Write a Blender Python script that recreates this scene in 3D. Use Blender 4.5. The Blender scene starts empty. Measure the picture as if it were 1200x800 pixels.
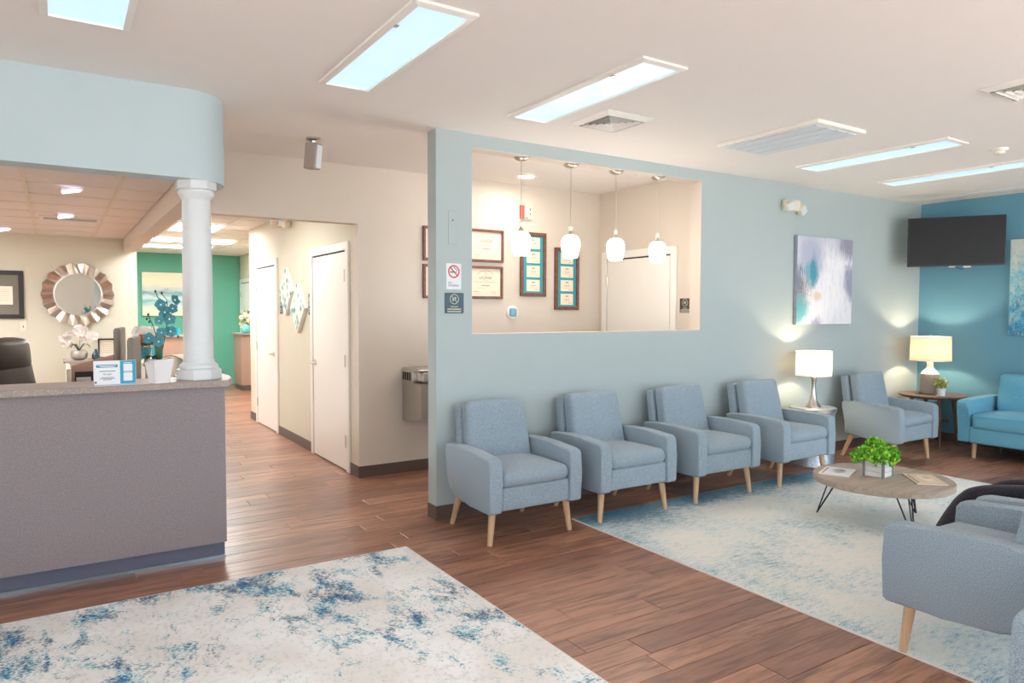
import bpy, bmesh, math, random
from mathutils import Vector, Matrix
random.seed(7)
S = bpy.context.scene
COL = S.collection
PI = math.pi

# ------------------------------------------------------------------ camera, world, exposure
F_PX, YAW, PITCH, ROLL, EYE = 829.63, .5716, -.0422, .0025, 1.475
fw = Vector((math.sin(YAW)*math.cos(PITCH), math.cos(YAW)*math.cos(PITCH), math.sin(PITCH)))
rt = Vector((math.cos(YAW), -math.sin(YAW), 0)); up = rt.cross(fw)
rt2 = rt*math.cos(ROLL) + up*math.sin(ROLL); up2 = up*math.cos(ROLL) - rt*math.sin(ROLL)
cd = bpy.data.cameras.new('camera'); cam = bpy.data.objects.new('camera', cd); COL.objects.link(cam)
cd.sensor_width = 36; cd.lens = 36*F_PX/1200; cd.clip_start = .05; cd.clip_end = 100
m = Matrix((rt2, up2, -fw)).transposed().to_4x4(); m.translation = (0, 0, EYE)
cam.matrix_world = m
S.camera = cam

W = bpy.data.worlds.new('daylight'); S.world = W; W.use_nodes = True
bg = W.node_tree.nodes['Background']
bg.inputs[0].default_value = (.76, .90, 1.0, 1); bg.inputs[1].default_value = 3.6
sl = bpy.data.lights.new('sun', 'SUN'); sl.energy = 10; sl.angle = math.radians(3); sl.color = (1, .96, .92)
sun = bpy.data.objects.new('sun', sl); COL.objects.link(sun); sun.rotation_euler = (math.radians(32), 0, math.radians(-12))   # high sun on the pavement outside the windows
S.view_settings.view_transform = 'Standard'; S.view_settings.look = 'None'
S.view_settings.gamma = 1; S.view_settings.exposure = 0.97
S.view_settings.use_curve_mapping = False
S.cycles.max_bounces = 10; S.cycles.diffuse_bounces = 6; S.cycles.glossy_bounces = 3
S.cycles.transmission_bounces = 4; S.cycles.sample_clamp_indirect = 6; S.cycles.caustics_reflective = False; S.cycles.caustics_refractive = False

ROOM_X0, ROOM_X1, ROOM_Y0, ZC = -2.6, 8.58, -1.6, 2.74
WINDOWS = [(-2.4, -1.2), (1.7, 3.2), (3.45, 4.95), (5.2, 6.7), (6.95, 8.45)]      # daylight bays in the wall behind the camera
for x0, x1 in WINDOWS:                                                     # sampling portals in the window holes
    l = bpy.data.lights.new('window_portal', 'AREA'); l.shape = 'RECTANGLE'; l.size = x1-x0; l.size_y = 2.1
    l.cycles.is_portal = True
    o = bpy.data.objects.new('window_portal', l); COL.objects.link(o)
    o.location = ((x0+x1)/2, ROOM_Y0-.12, 1.4); o.rotation_euler = (PI/2, 0, 0)

LEFT_WIN = (-1.3, 1.3)                                                      # window band in the left wall
l = bpy.data.lights.new('window_portal', 'AREA'); l.shape = 'RECTANGLE'; l.size = 2.0; l.size_y = LEFT_WIN[1]-LEFT_WIN[0]; l.cycles.is_portal = True
o = bpy.data.objects.new('window_portal', l); COL.objects.link(o); o.location = (ROOM_X0-.06, sum(LEFT_WIN)/2, 1.4); o.rotation_euler = (0, -PI/2, 0)

# ------------------------------------------------------------------ materials
def lin(c):
    c = c/255
    return c/12.92 if c <= .04045 else ((c+.055)/1.055)**2.4
def rgb(*c): return (lin(c[0]), lin(c[1]), lin(c[2]), 1)
class NT:
    def __init__(s, name):
        s.m = bpy.data.materials.new(name); s.m.use_nodes = True; s.t = s.m.node_tree
        s.b = s.t.nodes['Principled BSDF']
    def n(s, kind, **kw):
        nd = s.t.nodes.new(kind)
        for k, v in kw.items():
            if k.startswith('i_'):
                key = k[2:]; key = int(key) if key.isdigit() else key
                s.put(nd.inputs[key], v)
            else: setattr(nd, k, v)
        return nd
    def put(s, sock, v):
        if hasattr(v, 'is_output') or isinstance(v, bpy.types.NodeSocket): s.t.links.new(v, sock)
        else: sock.default_value = v
    def coord(s, which='Object'): return s.n('ShaderNodeTexCoord').outputs[which]
    def mapping(s, vec, scale=(1, 1, 1), loc=(0, 0, 0), rot=(0, 0, 0)):
        mp = s.n('ShaderNodeMapping'); s.put(mp.inputs['Vector'], vec)
        mp.inputs['Scale'].default_value = scale; mp.inputs['Location'].default_value = loc; mp.inputs['Rotation'].default_value = rot
        return mp.outputs[0]
    def noise(s, vec, scale, detail=3, rough=.5, dist=0, w=None):
        nd = s.n('ShaderNodeTexNoise')
        if w is not None: nd.noise_dimensions = '4D'; s.put(nd.inputs['W'], w)
        s.put(nd.inputs['Vector'], vec); nd.inputs['Scale'].default_value = scale; nd.inputs['Detail'].default_value = detail
        nd.inputs['Roughness'].default_value = rough; nd.inputs['Distortion'].default_value = dist
        return nd.outputs['Fac']
    def math(s, op, a, b=0., c=0., clamp=False):
        nd = s.n('ShaderNodeMath', operation=op, use_clamp=clamp); s.put(nd.inputs[0], a); s.put(nd.inputs[1], b); s.put(nd.inputs[2], c)
        return nd.outputs[0]
    def ramp(s, f, stops):
        nd = s.n('ShaderNodeValToRGB'); s.put(nd.inputs[0], f); e = nd.color_ramp.elements
        while len(e) < len(stops): e.new(.5)
        for k, (p, c) in enumerate(stops): e[k].position = p; e[k].color = c
        return nd.outputs[0]
    def mix(s, f, a, b, mode='MIX'):
        nd = s.n('ShaderNodeMix', data_type='RGBA', blend_type=mode); s.put(nd.inputs[0], f); s.put(nd.inputs[6], a); s.put(nd.inputs[7], b)
        return nd.outputs[2]
    def step(s, f, lo, hi):
        nd = s.n('ShaderNodeMapRange', interpolation_type='SMOOTHSTEP'); s.put(nd.inputs[0], f)
        nd.inputs[1].default_value = lo; nd.inputs[2].default_value = hi
        return nd.outputs[0]
    def sep(s, vec):
        nd = s.n('ShaderNodeSeparateXYZ'); s.put(nd.inputs[0], vec); return nd.outputs
    def bump(s, h, strength=.3, dist=.01):
        nd = s.n('ShaderNodeBump'); s.put(nd.inputs['Height'], h); nd.inputs['Strength'].default_value = strength; nd.inputs['Distance'].default_value = dist
        s.put(s.b.inputs['Normal'], nd.outputs[0])
    def col(s, c): s.put(s.b.inputs['Base Color'], c)
    def fin(s, rough=.5, metal=0, spec=.5):
        s.b.inputs['Roughness'].default_value = rough; s.b.inputs['Metallic'].default_value = metal; s.b.inputs['Specular IOR Level'].default_value = spec
        return s.m
def plain(name, c, rough=.5, metal=0, spec=.5, var=.04, vs=6., bump=0, bs=150.):
    t = NT(name); v = t.coord()
    a = rgb(*c); lo = tuple(x*(1-var) for x in a[:3])+(1,); hi = tuple(min(1, x*(1+var)) for x in a[:3])+(1,)
    t.col(t.mix(t.noise(v, vs), lo, hi))
    if bump: t.bump(t.noise(v, bs, 2), bump, .002)
    return t.fin(rough, metal, spec)
def glow(name, c, strength, base=(240, 240, 240)):
    t = NT(name); t.col(rgb(*base)); t.b.inputs['Emission Color'].default_value = rgb(*c); t.b.inputs['Emission Strength'].default_value = strength
    return t.fin(.4)
def fabric(name, c1, c2, scale=260, rough=.95, stretch=(1, 1, 1)):
    t = NT(name); v = t.mapping(t.coord(), stretch)
    f = t.noise(v, scale, 2, .7); g = t.noise(v, 7, 2)
    c = t.mix(t.step(f, .36, .64), rgb(*c1), rgb(*c2))
    t.col(t.mix(t.math('MULTIPLY', g, .22), c, rgb(*c1))); t.bump(f, .35, .003)
    t.b.inputs['Sheen Weight'].default_value = .15
    return t.fin(rough, 0, .2)
def wood(name, c1, c2, rough=.5, axis=(1, 14, 14), scale=3.5, rnd=False):
    t = NT(name); v = t.mapping(t.coord(), axis)
    w = t.n('ShaderNodeObjectInfo').outputs['Random'] if rnd else None
    f = t.noise(v, scale, 5, .6, .6, w=t.math('MULTIPLY', w, 40.) if rnd else None)
    t.col(t.mix(t.step(f, .3, .7), rgb(*c1), rgb(*c2))); t.bump(f, .08, .003)
    return t.fin(rough)
MT = {}
MT['wall_blue'] = plain('wall_paint_pale_blue_grey', (177, 190, 191), .75, var=.02, bump=.05)
MT['soffit'] = plain('wall_paint_ice_blue', (190, 207, 212), .75, var=.02, bump=.05)
MT['beige'] = plain('wall_paint_warm_white', (216, 206, 194), .75, var=.02, bump=.05)
MT['cream'] = plain('wall_paint_cream', (210, 206, 188), .75, var=.02, bump=.05)
MT['teal_blue'] = plain('wall_paint_deep_blue', (98, 152, 176), .7, var=.03, bump=.05)
MT['green'] = plain('wall_paint_sea_green', (96, 168, 146), .7, var=.03, bump=.05)
MT['pavement'] = plain('concrete_pavement', (210, 207, 203), .9, var=.06)
MT['ceil'] = plain('ceiling_paint_white', (240, 236, 232), .85, var=.015)
MT['white'] = plain('white_enamel', (238, 236, 230), .4, var=.015)
MT['column'] = plain('column_paint', (222, 227, 229), .45, var=.015)
MT['offwhite'] = plain('ivory_plastic', (226, 218, 200), .45, var=.02)
MT['door'] = plain('door_paint_white', (240, 238, 232), .38, var=.012)
MT['base'] = plain('dark_brown_vinyl', (92, 78, 74), .45, var=.06)
MT['dark_gap'] = plain('dark_gap', (40, 34, 30), .8)
MT['metal'] = plain('brushed_nickel', (205, 198, 188), .28, 1)
MT['steel'] = plain('stainless_steel', (200, 196, 190), .33, 1, var=.05)
MT['black'] = plain('black_metal', (28, 28, 36), .4)
MT['screen'] = plain('tv_screen', (20, 20, 22), .4, spec=.25)
MT['legwood'] = wood('pale_beech', (214, 184, 150), (196, 160, 124), .45, (14, 14, 1.2))
MT['walnut'] = wood('walnut', (126, 98, 82), (98, 72, 60), .4, (1, 10, 10))
MT['tabletop'] = wood('grey_oak_laminate', (178, 164, 148), (152, 138, 124), .5, (.7, 12, 12), 3)
MT['frame_wood'] = wood('mahogany_frame', (128, 84, 68), (104, 64, 52), .4, (3, 3, 3), 8)
MT['chair'] = fabric('grey_blue_tweed', (120, 138, 152), (172, 187, 197), 300)
MT['sofa'] = fabric('sky_blue_velvet', (92, 160, 188), (118, 182, 206), 260)
MT['shade'] = None
MT['paper'] = plain('cream_paper', (240, 228, 208), .7, var=.02)
MT['ink'] = plain('grey_ink', (120, 110, 104), .8)
MT['ink_pale'] = plain('pale_ink', (190, 176, 160), .8)
MT['teal_mat'] = plain('teal_mat_board', (60, 158, 170), .7, var=.03)
MT['grey_mat'] = plain('grey_mat_board', (116, 112, 102), .8, var=.05)
MT['black_frame'] = plain('black_lacquer_frame', (38, 30, 36), .35)
MT['leather'] = plain('brown_black_leather', (58, 48, 46), .38, var=.12, vs=20, bump=.1, bs=80)
MT['leaf_dark'] = plain('orchid_leaf', (56, 92, 52), .4, var=.15, vs=30)
MT['stem'] = plain('dark_stem', (54, 44, 62), .6)
MT['teal_petal'] = plain('teal_petal', (64, 136, 146), .5, var=.35, vs=60)
MT['white_petal'] = plain('white_petal', (240, 236, 230), .6, var=.03)
MT['teal_glaze'] = plain('turquoise_glaze', (38, 168, 184), .25, var=.15, vs=20)
MT['silver'] = plain('silver_leaf', (196, 186, 176), .3, 1, var=.06)
MT['mirror'] = plain('mirror_glass', (230, 236, 234), .02, 1, var=0)
MT['brown_lam'] = plain('mauve_brown_laminate', (164, 134, 118), .55, var=.05)
MT['trousers'] = fabric('black_trousers', (30, 26, 38), (44, 40, 52), 90)
MT['sweater'] = fabric('dark_grey_knit', (58, 58, 66), (76, 76, 84), 120)
MT['skin'] = plain('skin', (196, 150, 126), .55, var=.06)
MT['hair'] = plain('dark_hair', (48, 36, 30), .6, var=.2, vs=60)
MT['rubber'] = plain('black_rubber', (24, 24, 26), .6)

def speckle(name, base, light, dark):
    t = NT(name); v = t.coord()
    f = t.noise(v, 210, 1, .6); g = t.noise(v, 340, 1, .6)
    c = t.mix(t.step(f, .58, .66), rgb(*base), rgb(*light)); c = t.mix(t.step(g, .62, .7), c, rgb(*dark))
    t.col(c); return t.fin(.45)
MT['laminate'] = speckle('speckled_mauve_laminate', (134, 124, 128), (164, 154, 154), (104, 96, 104))
MT['laminate_top'] = speckle('speckled_taupe_laminate', (156, 142, 136), (192, 180, 168), (122, 110, 110))
MT['toekick'] = plain('slate_vinyl', (92, 98, 116), .35, var=.04)
MT['aluminium'] = plain('aluminium_strip', (180, 200, 214), .3, 1)

def plank_material():
    t = NT('vinyl_plank'); 
    rnd = t.math('FRACT', t.math('ADD', t.n('ShaderNodeObjectInfo').outputs['Random'], t.n('ShaderNodeNewGeometry').outputs['Random Per Island']))
    pos = t.n('ShaderNodeNewGeometry').outputs['Position']
    v = t.mapping(pos, (1.0, 11, 1)); w = t.math('MULTIPLY', rnd, 60.)
    f = t.noise(v, 2.6, 5, .62, .9, w=w); g = t.noise(t.mapping(pos, (3, 60, 1)), 3, 3, .6, .3, w=w)
    tone = t.ramp(rnd, [(0, rgb(142, 99, 80)), (.35, rgb(168, 120, 97)), (.7, rgb(188, 138, 112)), (1, rgb(154, 108, 88))])
    c = t.mix(t.step(f, .38, .72), tone, rgb(104, 70, 58)); c = t.mix(t.math('MULTIPLY', t.step(g, .5, .75), .35), c, rgb(92, 62, 52))
    t.col(c); t.bump(t.math('ADD', f, g), .05, .002)
    t.put(t.b.inputs['Roughness'], t.math('ADD', t.math('MULTIPLY', f, .14), .24))
    t.b.inputs['Specular IOR Level'].default_value = .6
    return t.m
MT['plank'] = plank_material()

def tile_material():
    t = NT('acoustic_tile'); v = t.coord(); f = t.noise(v, 160, 2, .7)
    t.col(t.mix(t.step(f, .55, .7), rgb(238, 234, 228), rgb(222, 216, 208))); t.bump(f, .2, .003)
    return t.fin(.9)
MT['tile'] = tile_material()

def lens_material(name, c, s):
    t = NT(name); v = t.sep(t.coord())
    gx = t.math('SINE', t.math('MULTIPLY', v[0], 330.)); gy = t.math('SINE', t.math('MULTIPLY', v[1], 330.))
    p = t.math('MULTIPLY_ADD', t.math('MULTIPLY', gx, gy), .22, .9)
    t.col(rgb(200, 205, 210)); t.b.inputs['Emission Color'].default_value = rgb(*c)
    t.put(t.b.inputs['Emission Strength'], t.math('MULTIPLY', p, s)); return t.fin(.3)
MT['lens'] = lens_material('prismatic_lens', (176, 226, 248), .46)
MT['lens_warm'] = lens_material('hall_lens', (248, 250, 252), 24)
MT['lens_soft'] = lens_material('hall_lens_soft', (252, 250, 246), 8.5)
MT['lens_off'] = plain('unlit_lens', (214, 222, 230), .35)
MT['spot_on'] = glow('spot_lens', (226, 212, 255), 5)
MT['can_on'] = glow('can_lens', (255, 240, 222), 90)
MT['pendant'] = glow('opal_glass_lit', (255, 243, 230), 11)

def shade_material(name, c, e, ta=(176, 160, 142), tb=(190, 174, 154)):
    t = NT(name); v = t.coord(); f = t.noise(t.mapping(v, (1, 1, 60)), 12, 2)
    d = t.n('ShaderNodeBsdfDiffuse'); tr = t.n('ShaderNodeBsdfTranslucent')
    t.put(d.inputs[0], rgb(*c)); t.put(tr.inputs[0], t.mix(f, rgb(*ta), rgb(*tb)))
    mx = t.n('ShaderNodeMixShader', i_0=.55); t.put(mx.inputs[1], d.outputs[0]); t.put(mx.inputs[2], tr.outputs[0])
    t.put(t.t.nodes['Material Output'].inputs[0], mx.outputs[0]); return t.m
MT['shade'] = shade_material('linen_shade', (236, 224, 208), 0); MT['shade_dense'] = shade_material('dense_linen_shade', (232, 218, 204), 0, (128, 112, 100), (142, 124, 110))

def rug1_material():
    t = NT('cream_blue_rug'); v = t.coord()
    weave = t.noise(t.mapping(v, (1, 1, 1)), 420, 2, .7)
    big = t.noise(t.mapping(v, (1, 1.25, 1), (3.1, 1.7, 0), (0, 0, .5)), 1.7, 3, .55, .5); mid = t.noise(t.mapping(v, (1.4, .8, 1), (0, 0, 0), (0, 0, .7)), 5.5, 5, .7, .5)
    spk = t.noise(v, 70, 3, .75)
    base = t.mix(t.step(t.noise(v, 2.2, 3), .35, .65), rgb(250, 251, 251), rgb(238, 235, 231))
    base = t.mix(t.math('MULTIPLY', t.step(t.noise(v, 34, 4, .8), .5, .66), .6), base, rgb(206, 208, 210))
    k = t.math('ADD', t.math('MULTIPLY', big, .8), t.math('MULTIPLY', mid, 1.15)); k = t.math('ADD', k, t.math('MULTIPLY', spk, .75))
    hue = t.step(t.noise(v, 6, 3, .6), .42, .62)
    c = t.mix(t.math('MULTIPLY', t.step(k, 1.37, 1.46), .8), base, t.mix(hue, rgb(150, 200, 208), rgb(150, 164, 176)))
    c = t.mix(t.math('MULTIPLY', t.step(k, 1.47, 1.56), .9), c, t.mix(hue, rgb(44, 122, 172), rgb(96, 120, 144)))
    c = t.mix(t.step(k, 1.58, 1.66), c, rgb(30, 102, 168))
    t.col(t.mix(t.math('MULTIPLY', weave, .1), c, rgb(120, 120, 124))); t.bump(weave, .6, .004); return t.fin(.95, 0, .1)
def rug2_material():
    t = NT('distressed_aqua_rug'); v = t.coord(); s = t.sep(v)
    weave = t.noise(v, 420, 2, .7)
    st = t.noise(t.mapping(v, (1.2, 4, 1)), 11, 8, .8, .2); big = t.noise(v, 1.7, 3, .55); fine = t.noise(t.mapping(v, (1, 2.6, 1)), 75, 3, .8)
    back = t.step(s[1], .95, 1.36); left = t.math('MULTIPLY', t.step(s[0], -1.5, -1.83), .2)
    edge = t.math('MAXIMUM', back, left)
    k = t.math('ADD', t.math('MULTIPLY', st, .95), t.math('MULTIPLY', big, .6)); k = t.math('SUBTRACT', t.math('ADD', k, t.math('MULTIPLY', fine, .62)), .32); k = t.math('ADD', k, t.math('MULTIPLY', edge, .38))
    c = t.ramp(k, [(.0, rgb(246, 238, 224)), (.74, rgb(240, 240, 234)), (.86, rgb(212, 226, 228)), (.95, rgb(160, 188, 200)), (1, rgb(128, 164, 182))])
    c = t.mix(t.math('MULTIPLY', t.step(k, 1.06, 1.3), .85), c, rgb(44, 124, 166))
    t.col(t.mix(t.math('MULTIPLY', weave, .1), c, rgb(90, 100, 110))); t.bump(weave, .6, .004); return t.fin(.95, 0, .1)
MT['rug1'] = rug1_material(); MT['rug2'] = rug2_material()
MT['rug_edge'] = plain('rug_binding', (228, 224, 218), .9, var=.08, vs=60)

def blob(t, x, z, cx, cz, rx, rz, nz, amp=.6, lo=1., hi=.6):
    dx = t.math('DIVIDE', t.math('SUBTRACT', x, cx), rx); dz = t.math('DIVIDE', t.math('SUBTRACT', z, cz), rz)
    d = t.math('SQRT', t.math('ADD', t.math('MULTIPLY', dx, dx), t.math('MULTIPLY', dz, dz)))
    d = t.math('ADD', d, t.math('MULTIPLY', t.math('SUBTRACT', nz, .5), amp*2))
    return t.step(d, lo, hi)
def art_main():
    t = NT('abstract_lavender_painting'); v = t.coord(); s = t.sep(v); x, z = s[0], s[2]     # x 0..0.94, z 0..0.89
    st = t.noise(t.mapping(v, (16, 1, 2.6)), 2.2, 8, .72, .35); n = t.noise(t.mapping(v, (2, 1, 1)), 6, 7, .7, .3); cl = t.noise(v, 3.2, 5, .6)
    c = t.mix(t.step(st, .46, .72), rgb(243, 241, 245), rgb(214, 214, 226))
    c = t.mix(t.math('MULTIPLY', t.step(t.math('ADD', z, t.math('MULTIPLY', st, .9)), 1.05, 1.4), .7), c, rgb(182, 186, 206))
    for cx, cz, rx, rz, col, a, nz in [(.22, .66, .26, .3, (178, 184, 206), .9, st), (.92, .84, .3, .2, (146, 142, 162), .9, st), (.95, .44, .2, .26, (146, 150, 176), .7, n),
                                   (.0, .36, .2, .3, (104, 116, 142), 1.0, st), (.26, .53, .1, .2, (52, 150, 170), .8, n), (.17, .52, .06, .16, (120, 178, 190), 1.0, st), (.02, .15, .2, .2, (96, 182, 186), .55, n), (.3, .0, .12, .1, (170, 170, 196), .9, n)]:
        c = t.mix(t.math('MULTIPLY', blob(t, x, z, cx, cz, rx, rz, nz, a, 1.05, .45), .92), c, rgb(*col))
    sp = t.noise(v, 48, 4, .75)
    c = t.mix(t.math('MULTIPLY', blob(t, x, z, .13, .33, .16, .2, n, .6), t.step(sp, .52, .6)), c, rgb(206, 168, 132))
    c = t.mix(t.math('MULTIPLY', blob(t, x, z, .33, .29, .1, .07, n, .6, 1.1, .3), .8), c, rgb(226, 200, 174)); t.col(c); t.bump(st, .25, .004); return t.fin(.6)
def art_blue():
    t = NT('abstract_aqua_gold_painting'); v = t.coord(); s = t.sep(v); z = s[2]            # y across, z 0..1
    st = t.noise(t.mapping(v, (1, 12, 3.5)), 2.4, 8, .75, .3); bl = t.noise(t.mapping(v, (1, 6, 7), (4, 2, 1)), 2.4, 8, .75, .2)
    k = t.math('ADD', t.math('MULTIPLY', z, .62), t.math('MULTIPLY', t.math('SUBTRACT', bl, .5), 1.5))
    c = t.ramp(k, [(.0, rgb(44, 128, 172)), (.22, rgb(104, 180, 200)), (.42, rgb(164, 200, 204)), (.62, rgb(204, 214, 206))])
    c = t.mix(t.math('MULTIPLY', t.step(st, .54, .64), .85), c, rgb(226, 202, 178)); c = t.mix(t.step(st, .38, .32), c, rgb(92, 152, 186))
    c = t.mix(t.math('MULTIPLY', t.step(t.noise(v, 9, 6, .7), .6, .68), .8), c, rgb(200, 160, 110)); t.col(c); return t.fin(.55)
def art_sea():
    t = NT('seascape_painting'); v = t.coord(); z = t.sep(v)[2]                               # z 0..0.82
    n = t.noise(t.mapping(v, (1.2, 1, 6)), 3, 4, .6, .4); k = t.math('ADD', z, t.math('MULTIPLY', t.math('SUBTRACT', n, .5), .22))
    t.col(t.ramp(k, [(.02, rgb(236, 220, 190)), (.18, rgb(206, 214, 202)), (.27, rgb(120, 182, 192)), (.34, rgb(200, 216, 212)), (.42, rgb(104, 150, 164)), (.5, rgb(196, 204, 196)), (.62, rgb(240, 226, 198)), (.85, rgb(246, 232, 206))]))
    return t.fin(.6)
def art_flower(name, shift):
    t = NT(name); v = t.coord()
    w = t.n('ShaderNodeTexVoronoi'); t.put(w.inputs['Vector'], t.mapping(v, (1, 1, 1), shift)); w.inputs['Scale'].default_value = 11
    n = t.noise(v, 22, 3, .7); k = t.math('ADD', w.outputs['Distance'], t.math('MULTIPLY', n, .5))
    c = t.ramp(k, [(.3, rgb(40, 98, 110)), (.48, rgb(104, 172, 176)), (.64, rgb(176, 200, 190)), (.78, rgb(240, 234, 222))])
    t.col(c); return t.fin(.6)
MT['art_main'] = art_main(); MT['art_blue'] = art_blue(); MT['art_sea'] = art_sea()
MT['art_flower_a'] = art_flower('teal_floral_print', (0, 0, 0)); MT['art_flower_b'] = art_flower('aqua_floral_print', (3, 5, 2))
def drum_material():
    t = NT('hammered_silver'); v = t.coord(); w = t.n('ShaderNodeTexVoronoi'); t.put(w.inputs['Vector'], v); w.inputs['Scale'].default_value = 70
    t.col(t.mix(w.outputs['Distance'], rgb(222, 226, 232), rgb(168, 176, 190))); t.bump(w.outputs['Distance'], .5, .004); return t.fin(.38, .85)
MT['drum'] = drum_material()
def mag_material(name, a, b, c3):
    t = NT(name); v = t.coord(); s = t.sep(v); n = t.noise(t.mapping(v, (1, 1.6, 1)), 26, 5, .65)
    c = t.mix(t.math('MULTIPLY', blob(t, s[0], s[1], .02, -.01, .1, .055, n, .9, 1.0, .5), .85), rgb(*a), rgb(*b))
    c = t.mix(t.math('MULTIPLY', blob(t, s[0], s[1], .04, -.02, .05, .03, n, .9, 1.0, .5), .8), c, rgb(*c3)); t.col(c); return t.fin(.3)
MT['mag_a'] = mag_material('magazine_cover_grey', (236, 234, 236), (158, 158, 164), (104, 102, 108)); MT['mag_b'] = mag_material('magazine_cover_tan', (206, 182, 154), (228, 220, 206), (160, 128, 98))
MT['page'] = plain('page_edges', (226, 222, 218), .7)
MT['whitewash'] = wood('whitewashed_slat', (232, 230, 228), (200, 200, 200), .7, (1, 10, 10), 8)
MT['postgrey'] = wood('weathered_post', (140, 140, 146), (116, 116, 122), .7, (10, 10, 1), 8)
def leaf_material(name, stops):
    t = NT(name); t.col(t.ramp(t.n('ShaderNodeNewGeometry').outputs['Random Per Island'], [(p, rgb(*c)) for p, c in stops])); t.b.inputs['Transmission Weight'].default_value = 0; return t.fin(.5, 0, .3)
MT['foliage'] = leaf_material('bright_green_leaves', [(0, (60, 130, 30)), (.4, (104, 184, 44)), (.75, (150, 210, 62)), (1, (196, 232, 96))])
MT['foliage2'] = leaf_material('mixed_green_leaves', [(0, (84, 110, 50)), (.5, (150, 160, 74)), (.8, (206, 196, 110)), (1, (232, 224, 180))])
MT['speaker_grey'] = plain('speaker_grey', (166, 156, 148), .5)
MT['concrete'] = plain('grey_ceramic', (150, 142, 134), .7, var=.08, vs=30, bump=.2, bs=60)
MT['glaze_white'] = plain('cream_glaze', (232, 224, 206), .4)
MT['pot_white'] = plain('white_ceramic', (236, 234, 236), .35)
MT['red'] = plain('sign_red', (214, 62, 76), .5); MT['navy'] = plain('sign_navy', (50, 74, 108), .5); MT['sign_white'] = plain('sign_white', (226, 230, 234), .4); MT['sign_dark'] = plain('sign_slate', (62, 88, 102), .45); MT['sign_line'] = plain('sign_cream', (190, 192, 178), .6)
MT['sign_brown'] = plain('sign_brown', (66, 58, 52), .45)
MT['alarm'] = plain('alarm_red', (196, 92, 84), .4); MT['lightblue'] = plain('pale_blue_plastic', (122, 178, 200), .3)
MT['acrylic'] = plain('clear_acrylic', (226, 226, 236), .1)

# ------------------------------------------------------------------ geometry helpers
def link(name, me, mat, parent=None, loc=None, rot=None, smooth=False, kind=None):
    o = bpy.data.objects.new(name, me); COL.objects.link(o)
    if mat is not None and not me.materials: me.materials.append(MT[mat] if isinstance(mat, str) else mat)
    if smooth:
        for p in me.polygons: p.use_smooth = True
    if parent is not None: o.parent = parent
    if loc is not None: o.location = loc
    if rot is not None: o.rotation_euler = rot
    if kind: o['kind'] = kind
    return o
def fromb(name, bm, mat, parent=None, loc=None, rot=None, smooth=False, kind=None):
    bmesh.ops.recalc_face_normals(bm, faces=bm.faces)
    me = bpy.data.meshes.new(name); bm.to_mesh(me); bm.free()
    return link(name, me, mat, parent, loc, rot, smooth, kind)
def box(bm, x0, x1, y0, y1, z0, z1):
    v = [bm.verts.new(p) for p in ((x0,y0,z0),(x1,y0,z0),(x1,y1,z0),(x0,y1,z0),(x0,y0,z1),(x1,y0,z1),(x1,y1,z1),(x0,y1,z1))]
    return [bm.faces.new([v[i] for i in f]) for f in ((0,3,2,1),(4,5,6,7),(0,1,5,4),(1,2,6,5),(2,3,7,6),(3,0,4,7))]
def boxo(name, b, mat, parent=None, bev=0, seg=2, loc=None, rot=None, kind=None, smooth=False):
    bm = bmesh.new()
    for q in (b if isinstance(b[0], (tuple, list)) else [b]): box(bm, *q)
    if bev: bmesh.ops.bevel(bm, geom=list(bm.edges), offset=bev, segments=seg, profile=.5, affect='EDGES')
    return fromb(name, bm, mat, parent, loc, rot, smooth, kind)
def prism(bm, poly, z0, z1):
    a = [bm.verts.new((x, y, z0)) for x, y in poly]; b = [bm.verts.new((x, y, z1)) for x, y in poly]; n = len(poly)
    bm.faces.new(a[::-1]); bm.faces.new(b)
    for i in range(n): bm.faces.new((a[i], a[(i+1) % n], b[(i+1) % n], b[i]))
def prismo(name, poly, z0, z1, mat, parent=None, bev=0, seg=2, xform=None, loc=None, rot=None, smooth=False, kind=None):
    bm = bmesh.new(); prism(bm, poly, z0, z1)
    if bev:
        es = [e for e in bm.edges if abs(e.verts[0].co.z-e.verts[1].co.z) < 1e-6]
        bmesh.ops.bevel(bm, geom=es, offset=bev, segments=seg, profile=.5, affect='EDGES')
    if xform: bmesh.ops.transform(bm, matrix=xform, verts=bm.verts)
    return fromb(name, bm, mat, parent, loc, rot, smooth, kind)
def lathe_bm(bm, prof, seg=28, c=(0, 0)):
    rings = []
    for r, z in prof:
        if r < 1e-5: rings.append([bm.verts.new((c[0], c[1], z))])
        else: rings.append([bm.verts.new((c[0]+r*math.cos(2*PI*k/seg), c[1]+r*math.sin(2*PI*k/seg), z)) for k in range(seg)])
    for a, b in zip(rings, rings[1:]):
        for k in range(seg):
            q = [a[k % len(a)], a[(k+1) % len(a)], b[(k+1) % len(b)], b[k % len(b)]]
            q = list(dict.fromkeys(q))
            if len(q) > 2: bm.faces.new(q)
def lathe(name, prof, mat, parent=None, seg=28, loc=None, rot=None, smooth=True, kind=None):
    bm = bmesh.new(); lathe_bm(bm, prof, seg)
    o = fromb(name, bm, mat, parent, loc, rot, smooth, kind)
    if smooth: soft(o)
    return o
def soft(o, ang=35):
    for p in o.data.polygons: p.use_smooth = True
    o.data.set_sharp_from_angle(angle=math.radians(ang)); return o
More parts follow.
